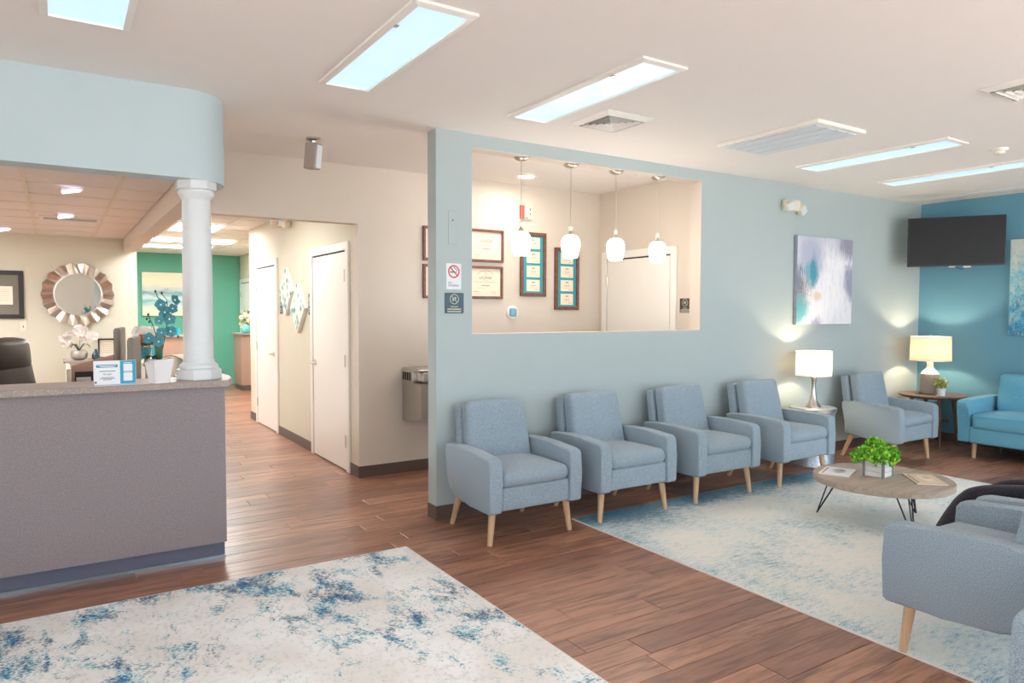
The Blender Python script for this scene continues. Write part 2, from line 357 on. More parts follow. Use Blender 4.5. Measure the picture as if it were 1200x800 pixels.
def tube_bm(bm, pts, r, seg=8, r1=None):
    pts = [Vector(p) for p in pts]; rings = []
    for i, p in enumerate(pts):
        d = (pts[min(i+1, len(pts)-1)]-pts[max(i-1, 0)]).normalized()
        a = d.cross(Vector((0, 0, 1)) if abs(d.z) < .95 else Vector((1, 0, 0))).normalized(); b = d.cross(a)
        rr = r if r1 is None else r+(r1-r)*i/(len(pts)-1)
        rings.append([bm.verts.new(p+rr*(math.cos(2*PI*k/seg)*a+math.sin(2*PI*k/seg)*b)) for k in range(seg)])
    for a, b in zip(rings, rings[1:]):
        for k in range(seg): bm.faces.new((a[k], a[(k+1) % seg], b[(k+1) % seg], b[k]))
    bm.faces.new(rings[0][::-1]); bm.faces.new(rings[-1])
def tube(name, pts, r, mat, parent=None, seg=8, r1=None, loc=None):
    bm = bmesh.new(); tube_bm(bm, pts, r, seg, r1); return soft(fromb(name, bm, mat, parent, loc), 50)
def rbox_me(name, hx, hy, hz, r, puff=(0, 0, 0), taper=0, k=3, inner=4):
    """rounded, slightly pillowed box centred on the origin"""
    def axis(h):
        e = [h-r+r*math.sin(PI/2*i/k) for i in range(k, 0, -1)]; mid = [(h-r)*(1-2*i/inner) for i in range(inner+1)]
        return e+mid+[-q for q in e[::-1]]
    bm = bmesh.new(); H = (hx, hy, hz); A = [axis(h) for h in H]; cache = {}
    def vert(p):
        key = tuple(round(q, 5) for q in p)
        if key in cache: return cache[key]
        q = [max(-(h-r), min(h-r, c)) for c, h in zip(p, H)]; d = Vector([c-e for c, e in zip(p, q)])
        if d.length > 1e-9: d = d.normalized()*r
        o = Vector(q)+d; u = [o[i]/H[i] for i in range(3)]
        for i in range(3):
            j, l = (i+1) % 3, (i+2) % 3; o[i] += puff[i]*u[i]*(1-u[j]**2)*(1-u[l]**2)
        if taper: o.x *= 1-taper*(o.z/hz)
        cache[key] = bm.verts.new(o); return cache[key]
    for ax in range(3):
        j, l = (ax+1) % 3, (ax+2) % 3
        for sg in (1, -1):
            for a in range(len(A[j])-1):
                for b in range(len(A[l])-1):
                    q = []
                    for da, db in ((0, 0), (1, 0), (1, 1), (0, 1)):
                        p = [0, 0, 0]; p[ax] = sg*H[ax]; p[j] = A[j][a+da]; p[l] = A[l][b+db]; q.append(vert(p))
                    if len(set(q)) == 4:
                        try: bm.faces.new(q)
                        except ValueError: pass
    bmesh.ops.recalc_face_normals(bm, faces=bm.faces)
    me = bpy.data.meshes.new(name); bm.to_mesh(me); bm.free()
    for p in me.polygons: p.use_smooth = True
    return me
def rbox(name, c, h, r, mat, parent=None, puff=(0, 0, 0), rot=None, taper=0, k=3, inner=4):
    return link(name, rbox_me(name, *h, r, puff, taper, k, inner), mat, parent, c, rot)
def ring_rect(bm, w, h, t, y0, y1):
    """picture-frame border in the XZ plane (origin centre), from y0 to y1"""
    box(bm, -w/2, w/2, y0, y1, h/2-t, h/2); box(bm, -w/2, w/2, y0, y1, -h/2, -h/2+t)
    box(bm, -w/2, -w/2+t, y0, y1, -h/2+t, h/2-t); box(bm, w/2-t, w/2, y0, y1, -h/2+t, h/2-t)
def tag(o, label, cat, group=None):
    o['label'] = label; o['category'] = cat
    if group: o['group'] = group
    return o
def thing(name, label, cat, loc=(0, 0, 0), rz=0., group=None):
    o = bpy.data.objects.new(name, None); COL.objects.link(o); o.empty_display_size = .1
    o.location = loc; o.rotation_euler = (0, 0, rz); return tag(o, label, cat, group)
def structure(o): o['kind'] = 'structure'; return o
def root(name, loc=(0, 0, 0), rz=0.):
    o = bpy.data.objects.new(name, None); COL.objects.link(o); o.empty_display_size = .1; o.location = loc; o.rotation_euler = (0, 0, rz); return structure(o)
def dup(o, loc, rz, label=None, group=None):
    r = o.copy(); COL.objects.link(r); r.location = loc; r.rotation_euler = (0, 0, rz)
    if label: r['label'] = label
    if group: r['group'] = group
    for ch in list(o.children):
        c = ch.copy(); COL.objects.link(c); c.parent = r
        for g in list(ch.children): d = g.copy(); COL.objects.link(d); d.parent = c
    return r
def text(name, s, size, mat, parent, loc, rot=(PI/2, 0, 0), align='CENTER'):
    cu = bpy.data.curves.new(name, 'FONT'); cu.body = s; cu.size = size; cu.align_x = align; cu.align_y = 'CENTER'; cu.extrude = .0004; cu.resolution_u = 2
    tmp = bpy.data.objects.new(name, cu); me = bpy.data.meshes.new_from_object(tmp); bpy.data.objects.remove(tmp); me.materials.clear()
    return link(name, me, mat, parent, loc, rot)
def lines(name, rows, mat, parent, y=-.0008):
    """flat print: rows of (x0, x1, z, height)"""
    bm = bmesh.new()
    for x0, x1, z, h in rows: box(bm, x0, x1, y, 0, z-h/2, z+h/2)
    return fromb(name, bm, mat, parent)
def disc_ring(name, r0, r1, mat, parent, loc, y=.0008, seg=28):
    bm = bmesh.new(); a = []
    for r in (r0, r1):
        for yy in (0, -y): a.append([bm.verts.new((r*math.cos(2*PI*k/seg), yy, r*math.sin(2*PI*k/seg))) for k in range(seg)])
    for p, q in ((0, 1), (1, 3), (3, 2), (2, 0)):
        for k in range(seg): bm.faces.new((a[p][k], a[p][(k+1) % seg], a[q][(k+1) % seg], a[q][k]))
    return fromb(name, bm, mat, parent, loc)

# ------------------------------------------------------------------ floor of planks
def project(x, y, z=0):
    d = Vector((x, y, z-EYE)); w = d.dot(fw)
    return None if w < .2 else (600+F_PX*d.dot(rt2)/w, 400-F_PX*d.dot(up2)/w, w)
floor = boxo('floor', (ROOM_X0-.1, ROOM_X1+.1, ROOM_Y0-.2, 15.1, -.12, -.009), 'dark_gap'); structure(floor)
PW, PL, GAP, PH = .152, 1.22, .0016, .009
def hidden(x0, x1, yc):
    if -.3 < x0 and x1 < 1.75 and 1.9 < yc < 3.95: return True
    if 3.2 < x0 and x1 < 6.6 and 1.3 < yc < 3.85: return True
    if x1 < .75 and yc > 4.55: return True
    if x0 > .85 and x1 > 2.3 and yc > 6.0 and yc < 10.0: return True
    if x0 > 2.9 and yc > 4.5: return True
    return False
planks = []; row = 0; y = ROOM_Y0
while y < 15.0:
    x = ROOM_X0-random.random()*PL
    xe = ROOM_X1 if y < 6.1 else 3.2
    while x < xe:
        a, b = max(x, ROOM_X0), min(x+PL, xe)
        if b-a > .05: planks.append((a, b, y))
        x += PL
    y += PW
score = []
for i, (a, b, y) in enumerate(planks):
    q = [project(px, y+PW/2) for px in (a+.1, (a+b)/2, b-.1)]
    vis = any(p and -20 < p[0] < 1220 and 370 < p[1] < 810 for p in q)
    if vis and not hidden(a, b, y+PW/2):
        score.append((min(p[2] for p in q if p), i))
score.sort(); chosen = {i for _, i in score[:298]}
def plank_bm(bm, x0, x1, y0, y1, z0, z1, c=.0022):
    bt = [bm.verts.new(p) for p in ((x0, y0, z0), (x1, y0, z0), (x1, y1, z0), (x0, y1, z0))]
    md = [bm.verts.new(p) for p in ((x0, y0, z1-c*.6), (x1, y0, z1-c*.6), (x1, y1, z1-c*.6), (x0, y1, z1-c*.6))]
    tp = [bm.verts.new(p) for p in ((x0+c, y0+c, z1), (x1-c, y0+c, z1), (x1-c, y1-c, z1), (x0+c, y1-c, z1))]
    bm.faces.new(tp)
    for i in range(4):
        j = (i+1) % 4; bm.faces.new((bt[i], bt[j], md[j], md[i])); bm.faces.new((md[i], md[j], tp[j], tp[i]))
pcache = {}; rest = bmesh.new()
for i, (a, b, y) in enumerate(planks):
    if i in chosen:
        L = round(b-a, 3)
        if L not in pcache:
            bm = bmesh.new(); plank_bm(bm, 0, L-GAP, 0, PW-GAP, -PH, 0); me = bpy.data.meshes.new('plank'); bmesh.ops.recalc_face_normals(bm, faces=bm.faces); bm.to_mesh(me); bm.free(); me.materials.append(MT['plank']); pcache[L] = me
        o = bpy.data.objects.new('plank', pcache[L]); COL.objects.link(o); o.parent = floor; o.location = (a, y, 0)
    else: plank_bm(rest, a, b-GAP, y, y+PW-GAP, -PH, 0)
fromb('plank_field', rest, 'plank', floor, kind='stuff')

# ------------------------------------------------------------------ room shell
X0, Y0, Y1 = 2.231, 4.449, 4.578            # end and faces of the partition wall with the pass-through
OXL, OXR, OZB, OZT = 2.516, 4.876, 1.31, 2.645
YB = 5.964                                    # nook back wall / hall header
structure(boxo('wall_main', [(X0, OXL, Y0, Y1, 0, ZC), (OXR, ROOM_X1, Y0, Y1, 0, ZC), (OXL, OXR, Y0, Y1, OZT, ZC), (OXL, OXR, Y0, Y1, 0, OZB)], 'wall_blue'))
structure(boxo('trim_1', [(OXL, OXR, Y0+.002, Y1-.002, OZB, OZB+.004), (OXL, OXR, Y0+.002, Y1-.002, OZT-.004, OZT), (OXL, OXL+.004, Y0+.002, Y1-.002, OZB+.004, OZT-.004), (OXR-.004, OXR, Y0+.002, Y1-.002, OZB+.004, OZT-.004)], 'beige'))
structure(boxo('ceiling', (ROOM_X0-.1, ROOM_X1+.12, ROOM_Y0-.2, YB+.126, ZC, ZC+.12), 'ceil'))
structure(boxo('wall_right', (ROOM_X1, ROOM_X1+.12, ROOM_Y0-.2, Y0, 0, ZC), 'teal_blue'))
structure(boxo('wall_left', [(ROOM_X0-.1, ROOM_X0, ROOM_Y0-.2, 10.6, 0, .4), (ROOM_X0-.1, ROOM_X0, ROOM_Y0-.2, 10.6, 2.4, ZC), (ROOM_X0-.1, ROOM_X0, ROOM_Y0-.2, LEFT_WIN[0], .4, 2.4), (ROOM_X0-.1, ROOM_X0, LEFT_WIN[1], 10.6, .4, 2.4)], 'beige'))
structure(boxo('wall_nook_back', (X0, 5.08, YB, YB+.126, 0, ZC), 'beige'))
structure(boxo('wall_header', (.888, X0, YB, YB+.126, 2.238, ZC), 'beige'))
structure(boxo('wall_nook_side', (4.955, 5.08, Y1, YB, 0, ZC), 'beige'))
structure(boxo('wall_hall', (X0, X0+.13, YB+.126, 10.1, 0, 2.66), 'cream'))
structure(boxo('wall_hall_return', (X0+.13, 3.25, 9.98, 10.1, 0, 2.66), 'cream'))
structure(boxo('wall_hall_right', (3.13, 3.25, 10.1, 15.0, 0, 2.66), 'cream'))
structure(boxo('wall_green', (.75, 3.25, 15.0, 15.12, 0, 2.66), 'green'))
structure(boxo('wall_reception_back', (ROOM_X0, .9, 10.5, 10.62, 0, 2.66), 'cream'))
structure(boxo('wall_hall_left', (.78, .9, 10.62, 15.0, 0, 2.66), 'cream'))
structure(boxo('wall_pony', (.78, .89, 4.95, 6.35, 0, 1.12), 'cream'))
arc = [(.648+.24*math.cos(a), 4.69+.24*math.sin(a)) for a in [-PI/2+PI/2*k/10 for k in range(11)]]
so = structure(prismo('wall_soffit', [(ROOM_X0, 4.45)]+arc+[(.888, 4.8), (.75, 4.8), (.75, 4.62), (ROOM_X0, 4.62)], 2.236, ZC, 'soffit')); soft(so, 30)
structure(boxo('trim_2', (.75, .888, 4.8, 10.5, 2.245, 2.57), 'beige'))            # dropped beam beside the hall
structure(boxo('wall_upper_hall', (.75, .888, 4.8, YB, 2.57, ZC), 'beige'))
wins = [(ROOM_X0-.1, ROOM_X1+.12, ROOM_Y0-.2, ROOM_Y0, 0, .35), (ROOM_X0-.1, ROOM_X1+.12, ROOM_Y0-.2, ROOM_Y0, 2.45, ZC)]
e = [ROOM_X0-.1]+[q for w in WINDOWS for q in w]+[ROOM_X1+.12]
wins += [(e[i], e[i+1], ROOM_Y0-.2, ROOM_Y0, .35, 2.45) for i in range(0, len(e), 2)]
structure(boxo('wall_front', wins, 'beige'))
for i, (x0, x1) in enumerate(WINDOWS):
    bm = bmesh.new(); ring_rect(bm, x1-x0, 2.1, .05, -.03, .03)
    box(bm, -.02, .02, -.03, .03, -1.0, 1.0)
    structure(fromb('window_%d' % (i+1), bm, 'white', None, ((x0+x1)/2, ROOM_Y0-.05, 1.4)))
structure(boxo('floor_outside', [(-30, 40, -40, ROOM_Y0-.2, -.3, -.12), (-30, ROOM_X0-.1, ROOM_Y0-.2, 25, -.3, -.12)], 'pavement'))
# baseboards
def bb(name, parts): structure(boxo(name, parts, 'base'))
bb('baseboard_main', [(X0-.008, ROOM_X1, Y0-.01, Y0, 0, .1), (X0-.008, X0, Y0, Y1, 0, .1)])
bb('baseboard_right', [(ROOM_X1-.01, ROOM_X1, ROOM_Y0, Y0-.01, 0, .1)])
bb('baseboard_nook', [(X0-.008, 4.955, YB-.01, YB, 0, .1)])
bb('baseboard_hall', [(X0-.01, X0, YB, 6.165, 0, .1), (X0-.01, X0, 7.305, 8.625, 0, .1), (X0-.01, X0, 9.725, 10.1, 0, .1)])
bb('baseboard_nook_side', [(4.945, 4.955, Y1, 4.81, 0, .1)])

# suspended ceilings: grid and tiles
def drop_ceiling(name, x0, x1, y0, y1, z, gx, gy, tw=.6, holes=()):
    r = structure(boxo(name, (x0, x1, y0, y1, z+.03, z+.08), 'ceil'))
    xs = [x0]+[gx+tw*k for k in range(-10, 20) if x0+.05 < gx+tw*k < x1-.05]+[x1]; ys = [y0]+[gy+.6*k for k in range(-20, 30) if y0+.05 < gy+.6*k < y1-.05]+[y1]
    bm = bmesh.new()
    for x in xs[1:-1]: box(bm, x-.012, x+.012, y0, y1, z-.004, z+.002)
    for y in ys[1:-1]: box(bm, x0, x1, y-.008, y+.008, z-.002, z+.002)
    fromb('grid_rail', bm, 'offwhite', r)
    for a, b in zip(xs, xs[1:]):
        for c, d in zip(ys, ys[1:]):
            if any(h[0] < (a+b)/2 < h[1] and h[2] < (c+d)/2 < h[3] for h in holes): continue
            j = random.uniform(0, .003)
            boxo('ceiling_tile', (a+.006, b-.006, c+.006, d-.006, z+.004-j, z+.02), 'tile', r, bev=.004, seg=1)
drop_ceiling('ceiling_reception', ROOM_X0, .75, 4.62, 10.5, 2.40, -.18, 5.0)
drop_ceiling('ceiling_hall', .888, 3.13, YB+.126, 15.0, 2.57, 1.25, 6.6)

# ------------------------------------------------------------------ doors (local x = width, front = -y)
def door(name, loc, rz, w, hinge, handle=True):
    d = root(name, loc, rz); H = 2.03; c = .075
    boxo('casing', [(0, c, -.024, 0, 0, H+c), (w-c, w, -.024, 0, 0, H+c), (c, w-c, -.024, 0, H, H+c)], 'white', d, bev=.004, seg=1)
    boxo('shadow_gap', (c, w-c, -.004, 0, 0, H), 'dark_gap', d)  # dark sheet painting the shade in the gap around the door panel
    boxo('door_panel', (c+.012, w-c-.012, -.016, -.004, .012, H-.014), 'door', d, bev=.002, seg=1)
    hx = c+.008 if hinge < 0 else w-c-.008
    for z in (.28, 1.02, 1.80):
        h = boxo('hinge', (hx-.014, hx+.014, -.022, -.014, z-.05, z+.05), 'metal', d, bev=.002, seg=1)
        tube('hinge_pin', [(hx, -.024, z-.055), (hx, -.024, z+.055)], .006, 'metal', h, 6)
    if handle:
        kx = w-c-.08 if hinge < 0 else c+.08; sg = -1 if hinge < 0 else 1
        h = lathe('door_handle', [(0, 0), (.03, 0), (.03, .01), (.012, .014), (.012, .05), (0, .05)], 'metal', d, 16, (kx, -.016, .95), (PI/2, 0, 0))
        tube('lever', [(0, 0, .045), (sg*.05, 0, .047), (sg*.11, .004, .045)], .009, 'metal', h, 8)
    return d
door('door_1', (X0, 7.30, 0), -PI/2, 1.135, 1)
door('door_2', (X0, 9.72, 0), -PI/2, 1.09, -1)
door('door_3', (4.955, 5.895, 0), -PI/2, 1.085, -1)
door('door_4', (3.13, 14.95, 0), -PI/2, 1.05, -1)

# ------------------------------------------------------------------ reception counter and column
ct = thing('reception_counter', 'speckled mauve laminate reception counter with taupe top and slate toe kick', 'counter', (0, 4.43, 0))
boxo('front_panel', (-2.55, .829, 0, .025, .1, 1.03), 'laminate', ct)
boxo('side_panel', (.805, .829, .025, .5, .1, 1.03), 'laminate', ct)
boxo('toe_kick', [(-2.55, .822, .03, .05, 0, .1), (.80, .822, .05, .5, 0, .1)], 'toekick', ct)
boxo('floor_strip', (-2.55, .826, .022, .03, 0, .016), 'aluminium', ct)
prismo('counter_top', [(-2.55, -.045), (.845, -.045), (.895, .12), (.915, .3), (.9, .52), (.62, .52), (.62, .33), (-2.55, .33)], 1.03, 1.068, 'laminate_top', ct, bev=.004, seg=1)
boxo('work_surface', (-2.55, .76, .33, .9, .72, .75), 'laminate_top', ct)
def octa(r): return [(r*math.cos(PI/8+k*PI/4)/math.cos(PI/8), r*math.sin(PI/8+k*PI/4)/math.cos(PI/8)) for k in range(8)]
cl = thing('column', 'white round column on an octagonal plinth standing on the reception counter', 'column', (.712, 4.575, 1.068))
prismo('plinth', octa(.118), 0, .062, 'column', cl, bev=.003, seg=1)
lathe('base_ring', [(0, .062), (.102, .062), (.108, .07), (.108, .084), (.098, .093), (.09, .1), (.086, .12), (0, .12)], 'column', cl, 40)
lathe('shaft', [(.083, .1), (.083, .4), (.081, .8), (.079, 1.09)], 'column', cl, 40)
lathe('capital_ring', [(.079, 1.06), (.094, 1.085), (.1, 1.095), (.1, 1.11), (.092, 1.12), (0, 1.12)], 'column', cl, 40)
prismo('abacus', octa(.106), 1.118, 1.168, 'column', cl, bev=.003, seg=1)
# ------------------------------------------------------------------ OBJECTS
# ---- ceiling fixtures
def troffer(x0, x1, y0, y1, label, lens='lens', z=ZC, group=None, t=.03):
    o = thing('ceiling_light', label, 'ceiling light', ((x0+x1)/2, (y0+y1)/2, z), 0, group); w, h = (x1-x0)/2, (y1-y0)/2
    bm = bmesh.new()                                                        # bevelled rim hanging just under the ceiling
    out = [(-w, -h), (w, -h), (w, h), (-w, h)]; inn = [(-w+t, -h+t), (w-t, -h+t), (w-t, h-t), (-w+t, h-t)]
    L = [[bm.verts.new((x, y, zz)) for x, y in p] for p, zz in ((out, 0), (out, -.012), (inn, -.02), (inn, 0))]
    for a, b in zip(L, L[1:]):
        for i in range(4): bm.faces.new((a[i], a[(i+1) % 4], b[(i+1) % 4], b[i]))
    fromb('frame', bm, 'white', o)
    boxo('lens', (-w+t, w-t, -h+t, h-t, -.01, -.002), lens, o)
    if z == ZC:
        boxo('latch', [(-.004-w+t, .014-w+t, -h*.6, -h*.6+.03, -.024, -.018)], 'metal', o, bev=.002, seg=1)
    return o
LG = 'long recessed ceiling lights over the waiting area'
troffer(-.034, .305, 2.43, 3.66, 'lit recessed ceiling light above the floor in front of the reception counter')
troffer(1.24, 1.541, 2.66, 3.90, 'lit recessed ceiling light over the cream rug corner, beside the blue soffit')
troffer(2.465, 2.778, 2.64, 3.90, 'lit recessed ceiling light beside the square ceiling vent with dark louvres')
troffer(5.425, 5.74, 2.64, 3.895, 'lit recessed ceiling light between the flat white panel and the smoke detector')
troffer(6.72, 7.02, 2.66, 3.915, 'lit recessed ceiling light closest to the wall with the television')
pn = thing('ceiling_panel', 'wide unlit white ceiling panel with long ribs standing proud of the ceiling', 'ceiling panel', (4.48, 3.275, ZC))
boxo('housing', (-.275, .275, -.425, .425, -.028, 0), 'white', pn, bev=.006, seg=1)
for k in range(4): boxo('rib', (-.235+k*.12, -.135+k*.12, -.385, .385, -.036, -.028), 'lens_off', pn, bev=.003, seg=1)
def vent(x, y, s, label, z=ZC):
    o = thing('ceiling_vent', label, 'ceiling vent', (x, y, z)); 
    boxo('backing', (-s*.8, s*.8, -s*.8, s*.8, -.003, -.001), 'dark_gap', o)
    def ring(r0, z0, r1, z1, nm):
        bm = bmesh.new(); q = [(-1, -1), (1, -1), (1, 1), (-1, 1)]
        L = [[bm.verts.new((a*r, b*r, zz)) for a, b in q] for r, zz in ((r0, z0), (r1, z1), (r1, z1+.004), (r0, z0+.004))]
        for a, b in zip(L, L[1:]+L[:1]):
            for i in range(4): bm.faces.new((a[i], a[(i+1) % 4], b[(i+1) % 4], b[i]))
        fromb(nm, bm, 'white', o)
    ring(s, -.004, s*.8, -.024, 'frame')
    for k in range(4): ring(s*(.70-.165*k), -.026, s*(.63-.165*k), -.012, 'louvre')
    boxo('core', (-s*.06, s*.06, -s*.06, s*.06, -.026, -.006), 'white', o)
    return o
vent(3.12, 3.64, .195, 'square white ceiling vent with stepped louvres in front of the pendant opening')
vent(4.62, 1.79, .205, 'square ceiling vent over the armchairs with the seated person')
sd = thing('smoke_detector', 'small round white smoke detector on the ceiling', 'smoke detector', (6.15, 2.61, ZC))
lathe('base', [(0, 0), (.06, 0), (.06, -.012), (.052, -.02), (0, -.02)], 'white', sd, 24); lathe('sensor', [(.04, -.02), (.036, -.04), (.02, -.048), (0, -.048)], 'offwhite', sd, 20)
ld = thing('ceiling_strip', 'narrow linear strip on the ceiling along the deep blue wall', 'air vent', (8.21, 2.4, ZC))  # thin strip, slightly greyer than the ceiling
boxo('frame', [(-.05, -.035, -2., 2., -.006, 0), (.035, .05, -2., 2., -.006, 0), (-.035, .035, -2., -1.985, -.006, 0), (-.035, .035, 1.985, 2., -.006, 0)], 'white', ld); boxo('strip_face', (-.035, .035, -1.985, 1.985, -.003, -.001), 'lens_off', ld)
cn = thing('downlight', 'round lit downlight in the ceiling behind the pendant lamps', 'ceiling light', (3.71, 5.53, ZC))
lathe('trim_ring', [(.075, -.002), (.1, -.002), (.1, -.008), (.075, -.014)], 'white', cn, 28); lathe('lens', [(0, -.006), (.076, -.006), (.076, -.002)], 'can_on', cn, 28)
sp = thing('ceiling_speaker', 'grey box speaker on a round bracket hanging from the ceiling before the hall', 'speaker', (1.61, 5.2, ZC), .5)
lathe('bracket_plate', [(0, 0), (.05, 0), (.05, -.012), (.02, -.02), (.014, -.05), (0, -.05)], 'steel', sp, 20); boxo('cabinet', (-.034, .034, -.07, .05, -.225, -.035), 'speaker_grey', sp, bev=.012, seg=3, rot=(.12, 0, 0)); boxo('grille', (-.026, .026, -.074, -.068, -.215, -.05), 'lens_off', sp, bev=.003, seg=1, rot=(.12, 0, 0))
for i, (x, y) in enumerate([(.12, 6.4), (.1, 8.16), (-.48, 9.88)]):
    o = thing('spot_light', ['small lit wedge spot light in the tiled ceiling, first behind the soffit', 'small lit wedge spot light right beside the ceiling air vent of the reception', 'small lit wedge spot light by the back wall of the reception'][i], 'spot light', (x, y, 2.40))
    prismo('housing', [(-.07, 0), (.07, 0), (.07, -.012), (-.07, -.04)], -.05, .05, 'white', o, xform=Matrix.Rotation(PI/2, 4, 'X'))
    boxo('lens', (-.072, .05, -.056, -.0505, -.033, -.017), 'spot_on', o, rot=(0, -.2, 0))
vr = thing('ceiling_vent', 'wide rectangular air vent in the tiled ceiling above the reception desks', 'ceiling vent', (.14, 8.45, 2.40))
boxo('frame', [(-.26, .26, -.15, -.12, -.012, 0), (-.26, .26, .12, .15, -.012, 0), (-.26, -.23, -.12, .12, -.012, 0), (.23, .26, -.12, .12, -.012, 0)], 'white', vr); boxo('backing', (-.23, .23, -.12, .12, -.003, -.001), 'dark_gap', vr)
for k in range(3): boxo('louvre', (-.23, .23, -.11+k*.08, -.07+k*.08, -.012, -.006), 'steel', vr)
troffer(-1.9, -1.3, 5.8, 7.0, 'added out-of-view fill light over the reception desks, closer to the soffit', 'lens_warm', 2.40)  # unseen fixture added to brighten the reception
troffer(-1.9, -1.3, 8.4, 9.6, 'added out-of-view fill light over the reception desks, closer to the mirror wall', 'lens_warm', 2.40)  # second unseen fill fixture, added for the reception
troffer(1.05, 1.6, 6.7, 8.0, 'lit ceiling light in the hall right before the near door', 'lens_soft', 2.57)
troffer(1.25, 1.86, 9.55, 10.55, 'bright square ceiling light at the near end of the tiled hall', 'lens_warm', 2.57)
troffer(1.2, 2.42, 11.75, 12.25, 'bright wide ceiling light midway down the tiled hall', 'lens_warm', 2.57)
troffer(1.2, 2.30, 13.0, 13.45, 'bright wide ceiling light by the sea green wall', 'lens_warm', 2.57)

# ---- pendants in the pass-through
def pendant(x):
    o = thing('pendant_lamp', 'first lit glass pendant lamp from the no smoking sign', 'pendant lamp', (x, 4.514, OZT-.004), 0, 'row of pendant lamps in the wall opening')
    lathe('canopy', [(0, 0), (.062, 0), (.06, -.008), (.046, -.022), (.02, -.03), (0, -.032)], 'metal', o, 28)
    tube('cord', [(0, 0, -.03), (0, 0, -.49)], .003, 'metal', o, 6)
    lathe('socket', [(.013, -.48), (.013, -.53), (.02, -.545), (.024, -.56), (0, -.56)], 'metal', o, 16)
    lathe('socket_ring', [(.0145, -.492), (.0145, -.522)], 'offwhite', o, 16)
    lathe('shade', [(.02, -.556), (.045, -.562), (.066, -.585), (.075, -.62), (.073, -.66), (.064, -.705), (.054, -.738), (0, -.738)], 'pendant', o, 28)
    return o
p0 = pendant(2.984)
for x, w_ in ((3.456, 'second'), (3.926, 'third'), (4.402, 'fourth')): dup(p0, (x, 4.514, OZT-.004), 0, w_+' lit glass pendant lamp from the no smoking sign')

# ---- wall fittings (local front = -y)
def framed(name, loc, w, h, rail, label, cat, framemat, rz=0, depth=.03, group=None):
    o = thing(name, label, cat, loc, rz, group); bm = bmesh.new(); ring_rect(bm, w, h, rail, -depth, 0); bmesh.ops.bevel(bm, geom=list(bm.edges), offset=.003, segments=1, affect='EDGES'); fromb('frame', bm, framemat, o)
    return o
def certificate(x, z, label, head):
    o = framed('certificate', (x, YB, z), .385, .315, .024, label, 'certificate', 'frame_wood')
    p = boxo('paper', (-.17, .17, 0, .01, -.135, .135), 'paper', o, loc=(0, -.012, 0))
    text('heading', head, .038, 'ink', p, (0, -.0006, .045)); disc_ring('seal', .012, .016, 'ink_pale', p, (0, 0, .085), seg=16)
    bm = bmesh.new()
    for k in range(15):
        a = PI*(.12+.76*k/14); x_, z_ = .095*math.cos(a), .06+.052*math.sin(a); box(bm, x_-.005, x_+.005, -.0008, 0, z_-.004, z_+.004)
    fromb('arched_line', bm, 'ink_pale', p)
    lines('small_print', [(-.03, .03, .022, .004), (-.13, .13, .004, .004), (-.045, .045, -.03, .012), (-.09, .0, -.055, .003), (-.14, -.07, -.09, .006), (-.14, -.06, -.108, .003), (.06, .12, -.085, .004), (.06, .12, -.097, .004), (.06, .12, -.109, .004)], 'ink_pale', p)
    return o
certificate(3.0425, 2.105, 'upper framed license certificate on the nook wall, half hidden by the partition end', 'LICENSE')
certificate(3.0425, 1.755, 'lower framed license certificate on the nook wall, half hidden by the partition end', 'LICENSE')
certificate(3.53, 2.112, 'upper framed license certificate seen inside the pass-through opening', 'LICENSE')
certificate(3.522, 1.757, 'lower framed license certificate seen inside the pass-through opening', 'LICENSE')
def four_card(x, z, label):
    o = framed('framed_cards', (x, YB, z), .312, .645, .034, label, 'framed cards', 'frame_wood')
    boxo('mat_board', (-.125, .125, -.014, -.002, -.29, .29), 'teal_mat', o)
    for k in range(4):
        c = boxo('card', (-.08, .08, -.018, -.014, -.058, .058), 'paper', o, loc=(0, 0, .215-.1425*k))
        lines('card_print', [(-.02, .02, .032, .016), (-.035, .035, -.002, .008), (-.05, .05, -.022, .003), (.02, .06, -.04, .006)], 'ink_pale', c, -.0188)
    return o
four_card(4.08, 1.952, 'tall frame of four cards on teal mat, closer to the certificates')
four_card(4.508, 1.817, 'tall frame of four cards on teal mat, closer to the nook corner')
fa = thing('fire_alarm', 'red and white fire alarm strobe on the nook wall above the card frames', 'fire alarm', (3.975, YB, 2.47))
boxo('back_box', (-.055, .085, -.03, 0, -.07, .07), 'offwhite', fa, bev=.006, seg=2); boxo('red_band', (-.056, -.012, -.036, -.002, -.068, .068), 'alarm', fa, bev=.006, seg=2); boxo('strobe_lens', (-.004, .03, -.05, -.03, -.045, .05), 'lens_off', fa, bev=.006, seg=2)
lines('marking', [(.05, .062, .03, .03), (.048, .064, -.015, .016), (-.004, .03, -.056, .008)], 'ink', fa, -.031)
th = thing('thermostat', 'round white wall sensor with a pale blue centre below the card frames', 'thermostat', (3.835, YB, 1.468))
lathe('base', [(0, 0), (.068, 0), (.068, .008), (.06, .016), (0, .016)], 'white', th, 28, rot=(PI/2, 0, 0)); rbox('sensor_dome', (0, -.02, 0), (.04, .02, .042), .018, 'lightblue', th)
sw = thing('wall_plate', 'tall blank grey-blue wall plate with one screw beside the pass-through', 'wall plate', (2.359, Y0, 2.065))
boxo('plate', (-.034, .034, -.006, 0, -.12, .12), 'wall_blue', sw, bev=.003, seg=1); lathe('screw', [(0, 0), (.006, 0), (.006, .003), (0, .003)], 'ink', sw, 10, (0, -.006, .05), (PI/2, 0, 0))
ns = thing('no_smoking_sign', 'white no smoking sign with a red circle beside the pass-through', 'sign', (2.369, Y0, 1.7225))
boxo('plate', (-.06, .06, -.004, 0, -.092, .092), 'sign_white', ns, bev=.003, seg=1)
